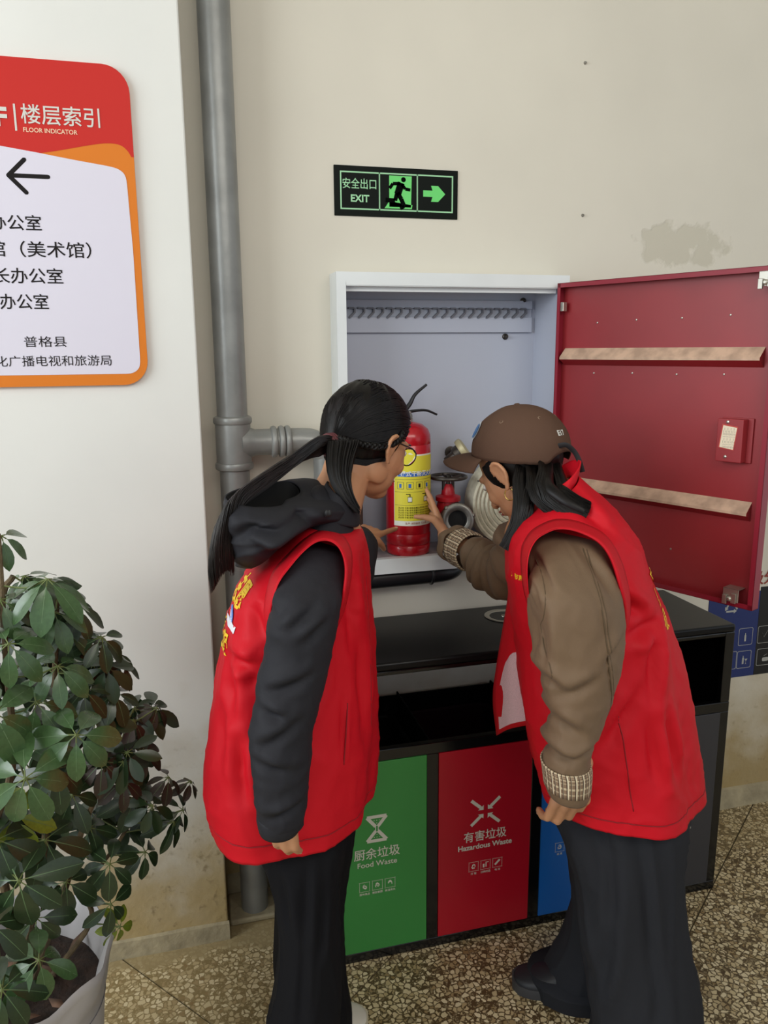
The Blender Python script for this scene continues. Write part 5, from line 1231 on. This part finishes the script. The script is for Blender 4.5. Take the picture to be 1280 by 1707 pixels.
rows = [[(853, 1082, 1.49), (856, 1080, 1.482), (888, 1076, 1.44)], [(840, 1112, 1.505), (852, 1110, 1.48), (890, 1105, 1.44)], [(830, 1165, 1.53), (852, 1160, 1.482), (892, 1155, 1.44)], [(832, 1216, 1.535), (854, 1206, 1.488), (896, 1198, 1.44)]]
g = flap(rows); b = MB(); b.rings(g, False, False, closed=False); b.build('lining', m_lining, fl_, angle=180); 
rt2 = V((.62, -.78, 0)).normalized()
text_on('vest_lettering', '志愿', .012, at(872, 984, 1.30), (.9, -.3, 0), (0, 0, 1), vest2, m_ylw, vest2, .0004)
rt3 = V((.30, .95, 0)).normalized()
for k, (ch, px2, py2) in enumerate((('文', 1082, 965), ('化', 1091, 1000), ('服', 1100, 1035))):
    text_on('vest_lettering', ch, .045, at(px2, py2, 1.35), (.6, .8, 0), (0, 0, 1), vest2, m_ylw, vest2, .0004)
# near sleeve
spec = [(930, 876, 978, 880, 1.385, .032), (900, 892, 1006, 900, 1.34, .058), (885, 928, 1022, 942, 1.295, .070), (880, 975, 1034, 1000, 1.25, .076), (884, 1040, 1037, 1060, 1.24, .076), (892, 1105, 1030, 1120, 1.235, .072), (908, 1165, 1012, 1180, 1.23, .064),
        (911, 1225, 990, 1235, 1.23, .056), (906, 1262, 982, 1266, 1.23, .053), (908, 1276, 980, 1276, 1.23, .050)]
SC = creases([(897, 1124, 925, 1140), (900, 1010, 905, 1100), (925, 1150, 975, 1120), (910, 1250, 950, 1262), (945, 1255, 985, 1240), (915, 1190, 950, 1210), (998, 925, 1026, 1000), (1000, 1090, 1032, 1060), (930, 930, 915, 985)], 1.2, .010, .009)
SM = creases([(979, 893, 984, 980), (984, 980, 992, 1060), (992, 1060, 1006, 1150), (906, 920, 898, 1030), (898, 1030, 908, 1110)], 1.2, .0028, .0028)
b = MB(); b.rings(crumple(sleeve(spec, 21, .0065, .55, 96, 12), [SC, SM]), True, False); s2 = adopt(b.build('jacket_sleeve', m_jack2, angle=180, solid=.002), W2); s2['label'] = 'near khaki sleeve hanging down'
def seam(name, pts, Y, target, m_, root):
    bvh = BVHTree.FromPolygons([v.co for v in target.data.vertices], [tuple(p.vertices) for p in target.data.polygons]); out = []
    for p in catmull([at(px2, py2, Y) for px2, py2 in pts], 10):
        h = bvh.ray_cast(p-FWD*.5, FWD)
        if h[0]: out.append(h[0]-FWD*.0012)
    b = MB(); b.tube(out, .0013, 5); return adopt(b.build(name, m_, angle=180), root)
m_seam = mat('dark_khaki_seam', '55442f', .8)
for q_s in SEAM1: seam('vest_seam', q_s, 1.30, vest1, MATS['dark_red_seam'], W1)
seam('vest_seam', [(1022, 1180), (1032, 1260), (1040, 1325)], 1.30, vest2, MATS['dark_red_seam'], W2)
seam('sleeve_seam', [(979, 899), (984, 980), (992, 1060), (1004, 1148), (1000, 1180)], 1.24, s2, m_seam, W2)
seam('sleeve_seam', [(984, 899), (989, 980), (997, 1060), (1008, 1140)], 1.24, s2, m_seam, W2)
seam('sleeve_seam', [(906, 920), (899, 1000), (899, 1050), (908, 1110)], 1.24, s2, m_seam, W2)
def uvcuff(name, rg, m_, root):
    b = MB(); b.rings(rg, False, False); o = b.build(name, m_, angle=180, solid=.003); me = o.data; uv = me.uv_layers.new(name='UVMap'); n = len(rg[0]); N = len(rg)
    for p in me.polygons:
        idx = list(p.vertices); js = [i % n for i in idx]; wrap = max(js)-min(js) > n/2
        for li, vi in zip(p.loop_indices, idx):
            j, i = vi % n, vi//n; uv.data[li].uv = ((1.0 if (wrap and j == 0) else j/n)*2.2, i/(N-1))
    return adopt(o, root)
cf = px_rings([(903, 1268, 982, 1268, 1.23, .056), (905, 1280, 984, 1280, 1.23, .057), (908, 1306, 982, 1310, 1.23, .054)], 44, 4, 2.1); o = uvcuff('plaid_cuff', cf, m_plaid, W2)
b = MB(); b.rings(px_rings([(909, 1303, 981, 1306, 1.23, .0535), (911, 1312, 980, 1318, 1.23, .052), (914, 1320, 976, 1326, 1.23, .048)], 44, 3, 2.1), False, False); adopt(b.build('cuff_edge', m_jack2, angle=180, solid=.003), W2)
# far sleeve, rucked, with plaid turned cuff
cl = catmull([V((.75, 1.58, 1.19)), at(862, 950, 1.63), at(838, 955, 1.72), at(812, 938, 1.80), at(790, 922, 1.87)], 8); n = len(cl); b = MB()
rr_ = [.064-.014*i/(n-1)+.0085*sin(i*1.35)+.003*sin(i*2.9+1) for i in range(n)]; rs = MB(); rs.tube(cl, rr_, 36)
vv = rs.v; 
for i, p in enumerate(vv): vv[i] = p+V((fold(p, 41, 26, .012), 0, fold(p, 42, 24, .014)))
o = adopt(rs.build('jacket_sleeve', m_jack2, angle=180), W2); o['label'] = 'far khaki sleeve reaching into the cabinet'
ca, cb = at(786, 921, 1.885), at(768, 912, 1.945); d_ = (cb-ca).normalized(); u_ = d_.cross(V((0, 0, 1))).normalized(); w_ = u_.cross(d_)
rg = [[ca+d_*(cb-ca).length*t+(u_*cos(2*pi*j/40)+w_*sin(2*pi*j/40))*(.051+.002*sin(t*9)) for j in range(40)] for t in (-.1, .2, .5, .8, 1.05)]; uvcuff('plaid_cuff', rg, m_plaid, W2)
cc_ = at(758, 908, 1.965); rg = [[ca.lerp(cc_, t)+(u_*cos(2*pi*j/40)+w_*sin(2*pi*j/40))*(r_+.003*sin(j*.9)) for j in range(40)] for t, r_ in ((.75, .050), (.9, .052), (1.05, .050), (1.2, .044))]
b = MB(); b.rings(rg, False, False); adopt(b.build('cuff_edge', m_jack2, angle=180, solid=.003), W2)
# jacket trunk inside the vest
sp = [(900, 845, 955, 812, 1.47, .060), (885, 880, 1000, 860, 1.465, .12), (865, 940, 1045, 940, 1.45, .155), (870, 1100, 1105, 1100, 1.44, .16), (925, 1240, 1105, 1240, 1.43, .14)]
b = MB(); b.rings(px_rings(sp, 40, 5, 2.2), False, False); adopt(b.build('jacket', m_jack2, angle=180, solid=.002), W2)
# trousers
b = MB(); b.rings(leg_world(far2, 24, .007), True, True); b.rings(leg_world(near2, 29, .008, cr=creases([(1030, 1360, 1045, 1450), (1045, 1450, 1040, 1600), (1040, 1600, 1030, 1707), (1085, 1380, 1100, 1700), (985, 1420, 1000, 1520), (1000, 1600, 1012, 1700)], 1.22, .011, .009)), True, True); adopt(b.build('trousers', m_trous2, angle=180), W2)
t2 = onfloor(862, 1652); shoe(W2, (t2.x, 1.60, 0), (t2.x+.235, 1.50, 0), m_bsh, m_bsole, w_=.046, h_=.08)
shoe(W2, (.83, 1.335, 0), (1.06, 1.28, 0), m_bsh, m_bsole, w_=.046, h_=.08)

# ------------------------------------------------------------------ potted schefflera
pc = V((at(14, 1605, 1.45).x, 1.45, 0)); prz = .47; PZ = 1.115
pl = thing('potted_plant', 'umbrella plant with glossy palmate leaves in a pale ribbed plastic pot', 'plant', (pc.x, pc.y, 0))
m_pot = mat('pale_pot_plastic', 'aba7a6', .45, var=.06, vscale=10); m_soil = mat('soil', '2a1c14', .95, var=.5, vscale=40, bump=.9, bscale=50)
b = MB(); n = 72; rs = []
for r, z in ((.128, 0), (.130, .01), (.150, .15), (.166, .30), (.170, .345), (.176, .352), (.178, .37), (.186, .395), (.192, .41), (.188, .418), (.178, .408), (.168, .385), (.160, .33)):
    rs.append([pc+V(((r+(.005*sin(9*2*pi*j/n) if z > .36 else .0008*sin(36*2*pi*j/n)))*cos(2*pi*j/n), (r+(.005*sin(9*2*pi*j/n) if z > .36 else 0))*sin(2*pi*j/n), z*PZ+(.007*sin(9*2*pi*j/n+1.2) if z > .36 else 0))) for j in range(n)])
b.rings(rs, True, False); pot = adopt(b.build('pot', m_pot, angle=60), pl); pot['label'] = 'pale grey plastic pot with a wavy rim'
m_pp = mat('pot_print', '6b6a6c', .6)
def pot_r(z): z = z/PZ; return .128+(.166-.128)*z/.30 if z < .3 else .166+(z-.3)*.09
for k in range(90):
    a = radians(-88+R.random()*62); z = .23+R.random()*.11; r = pot_r(z)+.0012; b = MB(); q = lambda da, dz: pc+V(((pot_r(z+dz)+.0012)*cos(a+da), (pot_r(z+dz)+.0012)*sin(a+da), z+dz))
    b.tube([q(0, 0), q(R.uniform(-.03, .03), .006), q(R.uniform(-.03, .03), -.004)], .0011, 4, flat=.3)
    b.build('pot_ornament', m_pp, pot)
for z in (.21, .355):
    b = MB(); b.tube([pc+V(((pot_r(z)+.0008)*cos(radians(a)), (pot_r(z)+.0008)*sin(radians(a)), z)) for a in range(-150, 10, 4)], .0009, 4); b.build('pot_line', m_pp, pot)
b = MB(); rs = []
for i in range(9):
    r = .004+.158*i/8; rs.append([pc+V((r*cos(2*pi*j/40), r*sin(2*pi*j/40), .385+.016*noise.noise(V((r*20*cos(2*pi*j/40), r*20*sin(2*pi*j/40), 2))))) for j in range(40)])
b.rings(rs, True, False); adopt(b.build('soil', m_soil, angle=30), pl)
m_dry = mat('dry_leaf_litter', '5f4534', .8, var=.3, vscale=20)
for k in range(22):
    a, r = R.random()*6.28, .15*sqrt(R.random()); c_ = pc+V((r*cos(a), r*sin(a), .400+R.random()*.012)); d_ = V((R.uniform(-1, 1), R.uniform(-1, 1), R.uniform(-.2, .4))).normalized()*.028; s_ = V((d_.y, -d_.x, .01))*.35
    b = MB(); b.add([c_-d_, c_+s_-V((0, 0, .004)), c_+d_, c_-s_+V((0, 0, .004))], [(0, 1, 2), (0, 2, 3)]); adopt(b.build('fallen_leaf', m_dry, solid=.0008), pl)
m_bark = mat('bark', '5b4c34', .85, var=.35, vscale=40, bump=.6, bscale=60); m_pet = mat('petiole_green', '5f6b38', .6)
m_leaf = [mat('leaf_green', '3f5a35', .27, var=.12, vscale=12, spec=.6), mat('leaf_dark', '26371f', .32, var=.12, vscale=12, spec=.55), mat('leaf_reddish', '33261c', .45, var=.1, vscale=12), mat('leaf_backlit_yellowgreen', '6c7a20', .4, var=.15, vscale=12)]  # yellow-green leaves carry light shining through the blade in their colour
m_midrib = mat('leaf_midrib', '56704a', .5)
stems = []
def stem(pts, r0, r1):
    c = catmull([V(p) for p in pts], 6); b = MB(); b.tube(c, [r0+(r1-r0)*i/(len(c)-1) for i in range(len(c))], 8); adopt(b.build('stem', m_bark), pl); stems.append(c)
base = pc+V((0, 0, .38))
stem([at(40, 1640, 1.38), at(22, 1560, 1.38), at(10, 1490, 1.40), at(-10, 1380, 1.42), at(-20, 1250, 1.45), at(2, 1010, 1.45), at(22, 960, 1.45)], .010, .005)
stem([base+V((.03, .02, 0)), at(95, 1520, 1.45), at(118, 1450, 1.5), at(135, 1390, 1.5), at(170, 1300, 1.52), at(190, 1220, 1.52)], .008, .004)
stem([base+V((0, .03, 0)), at(60, 1500, 1.5), at(80, 1350, 1.5), at(90, 1150, 1.5), at(95, 1000, 1.45)], .009, .004)
stem([base+V((.05, .0, 0)), at(150, 1540, 1.48), at(145, 1480, 1.5), at(200, 1400, 1.55), at(240, 1330, 1.58)], .006, .003)
stem([base+V((-.05, -.03, 0)), at(-30, 1450, 1.35), at(20, 1280, 1.32), at(10, 1100, 1.35), at(0, 930, 1.4), at(-2, 890, 1.42)], .008, .003)
# leaflet meshes (shared): obovate blade with a raised midrib
def leaflet_mesh(seed, m_):
    rr = random.Random(seed); b = MB(); rows = []; curl = rr.uniform(.10, .32); fold_ = rr.uniform(.06, .18)
    prof = [(0, .02), (.06, .05), (.2, .28), (.4, .44), (.6, .50), (.78, .42), (.9, .25), (1, .02)]
    for t, w_ in prof:
        z = -curl*t*t; h = .45*w_; rows.append([V((t, -h, z+fold_*h*1.0-.05*h*h)), V((t, -h*.5, z+fold_*h*.35)), V((t, 0, z)), V((t, h*.5, z+fold_*h*.35)), V((t, h, z+fold_*h-.03*h))])
    b.rings(rows, False, False, 0, closed=False)
    rib = [[V((t, s_*.010*(1-t*.7), -curl*t*t+.006)) for s_ in (-1, 1)] for t in (0, .3, .6, .95)]
    b.rings(rib, False, False, 1, closed=False)
    me = bpy.data.meshes.new('leaflet'); me.from_pydata([tuple(p) for p in b.v], [], b.f); me.materials.append(m_); me.materials.append(m_midrib); me.polygons.foreach_set('material_index', b.m); me.polygons.foreach_set('use_smooth', [True]*len(me.polygons)); return me
LM = [[leaflet_mesh(s_*5+q, m_leaf[q]) for s_ in range(4)] for q in range(4)]
def cluster(hub, up, L, n_, mi, stem_i=None, rot=None, droop=.45, as_parts=True, sink=None):
    up = V(up).normalized(); u_ = up.orthogonal().normalized(); w_ = up.cross(u_); rot = R.random()*6.28 if rot is None else rot
    bestp = min((p for s_ in stems for p in s_ if p.z < hub.z+.03 or True), key=lambda p: (p-hub).length+max(0, p.z-hub.z)*2)
    b = MB(); midp = bestp.lerp(hub, .55)-up*.012; c = catmull([bestp, midp, hub], 3); b.tube(c, .0016, 5)
    placements = []
    for k in range(n_):
        a = rot+2*pi*k/n_+R.uniform(-.12, .12); rad = (u_*cos(a)+w_*sin(a)); dr_ = droop+R.uniform(-.18, .22); d = (rad*cos(dr_)-up*sin(dr_)+V((0, 0, -.12))).normalized()
        s0 = hub; s1_ = hub+d*L*.16; b.tube([s0, s1_], .0011, 4)
        nrm = (up*cos(dr_)+rad*sin(dr_)); y = nrm.cross(d).normalized(); z = d.cross(y); Lk = L*R.uniform(.82, 1.08)
        M = Matrix((d*Lk, y*Lk*R.uniform(.9, 1.1), z*Lk)).transposed().to_4x4(); M.translation = s1_; placements.append(M)
    if as_parts:
        lf = b.build('leaf', m_pet, pl); adopt(lf, pl)
        for M in placements:
            o = bpy.data.objects.new('leaflet', R.choice(LM[mi])); COL.objects.link(o); o.parent = lf; o.matrix_basis = M
    else:
        sink.v += b.v and []; off = len(sink.v); sink.v += b.v; sink.f += [tuple(i+off for i in f) for f in b.f]; sink.m += [1]*len(b.f)
        for M in placements:
            me = LM[mi][0]; off = len(sink.v); sink.v += [M @ v.co for v in me.vertices]; sink.f += [tuple(i+off for i in p.vertices) for p in me.polygons]; sink.m += [0]*len(me.polygons)
UPC = V((.1, -.75, .65))
hubs = [(318, 1302, 1.60, .042, 2, (.6, -.3, .9)), (262, 1180, 1.58, .050, 2, (.5, -.5, .7)), (305, 1350, 1.58, .055, 1, (.7, -.4, .5)), (79, 965, 1.36, .085, 0, (.1, -.35, .9)), (14, 1073, 1.30, .075, 0, (.1, -.7, .7)), (127, 1225, 1.27, .080, 0, (.1, -.8, .55)), (42, 1297, 1.22, .085, 0, (.1, -.85, .5)), (169, 1062, 1.45, .062, 1, (.3, -.6, .75)), (96, 1110, 1.36, .07, 0, (.0, -.6, .8)),
        (191, 1155, 1.48, .062, 1, (.3, -.5, .8)), (239, 1253, 1.53, .062, 2, (.4, -.6, .7)), (2, 893, 1.42, .06, 0, (.3, -.5, .8)), (90, 1020, 1.40, .07, 0, (.1, -.5, .9)), (222, 1200, 1.55, .058, 2, (.4, -.5, .8)),
        (225, 1327, 1.55, .065, 1, (.4, -.6, .6)), (242, 1420, 1.52, .060, 1, (.4, -.6, .5)), (183, 1440, 1.45, .065, 1, (.2, -.7, .6)), (121, 1325, 1.42, .07, 1, (.2, -.7, .6)), (31, 1468, 1.25, .09, 1, (.0, -.8, .5)), (65, 1600, 1.24, .075, 0, (.3, -.6, .8)),
        (281, 1295, 1.58, .050, 2, (.5, -.3, .9)), (290, 1370, 1.56, .060, 1, (.6, -.5, .5)), (185, 1507, 1.45, .058, 1, (.4, -.7, .4)), (3, 1650, 1.2, .075, 1, (.1, -.6, .8)), (-10, 1190, 1.25, .085, 0, (.2, -.8, .6)), (60, 1170, 1.34, .08, 0, (.1, -.7, .7)),
        (140, 1150, 1.42, .07, 1, (.2, -.6, .7)), (95, 1280, 1.36, .075, 1, (.2, -.7, .7)), (170, 1270, 1.46, .07, 2, (.2, -.7, .7)), (75, 1400, 1.34, .08, 1, (.1, -.7, .7)), (150, 1380, 1.50, .065, 1, (.3, -.6, .6)), (-5, 1400, 1.28, .085, 1, (.2, -.7, .6)),
        (40, 960, 1.45, .065, 0, (-.2, -.4, .9)), (130, 1010, 1.46, .065, 1, (.3, -.5, .8)), (0, 1000, 1.36, .07, 0, (.0, -.5, .9)), (205, 1105, 1.52, .055, 1, (.5, -.4, .7)), (110, 1470, 1.40, .07, 1, (.2, -.7, .5)), (60, 1530, 1.34, .07, 1, (.1, -.8, .5)),
        (165, 1200, 1.50, .065, 2, (.3, -.5, .8)), (205, 1300, 1.50, .06, 2, (.3, -.6, .7)), (20, 1360, 1.34, .075, 3, (.1, -.7, .6)), (110, 1055, 1.44, .06, 1, (.0, -.5, .8)), (255, 1350, 1.6, .055, 1, (.5, -.4, .7)), (-15, 1540, 1.22, .08, 1, (.3, -.7, .6)), (200, 1545, 1.46, .04, 3, (.5, -.6, .2))]
for h_ in hubs:
    cluster(at(h_[0], h_[1], h_[2]), h_[5], h_[3], 7 if h_[3] > .06 else 6, h_[4])
sk = MB()
for k in range(64):
    py2 = R.uniform(960, 1430); mx = 215 if py2 < 1150 else 262 if py2 < 1380 else 90; mx = mx*min(1, .45+(py2-930)/300) ; p = at(R.uniform(-60, mx), py2, R.uniform(1.46, 1.66)); cluster(p, (R.uniform(-.3, .5), -.6, .7), R.uniform(.05, .068), 7, 1, as_parts=False, sink=sk)
fo = adopt(sk.build('foliage', [m_leaf[1], m_pet], angle=180), pl); fo['kind'] = 'stuff'

# small marks: nails left in the wall, scuffs on the bins
for k, (px2, py2, txt) in enumerate(((975, 105, 'small nail stub high on the cream wall, above the cabinet door'), (971, 359, 'tiny nail stub in the cream wall between exit sign and scraped patch'))):
    c = at(px2, py2, WY); b = MB(); b.lathe((c.x, WY, c.z), [(.0045, 0), (.004, -.003), (.0022, -.006), (.0008, -.009)], 10, (0, 1, 0)); tag(b.build('wall_nail', m_steel), txt, 'nail')
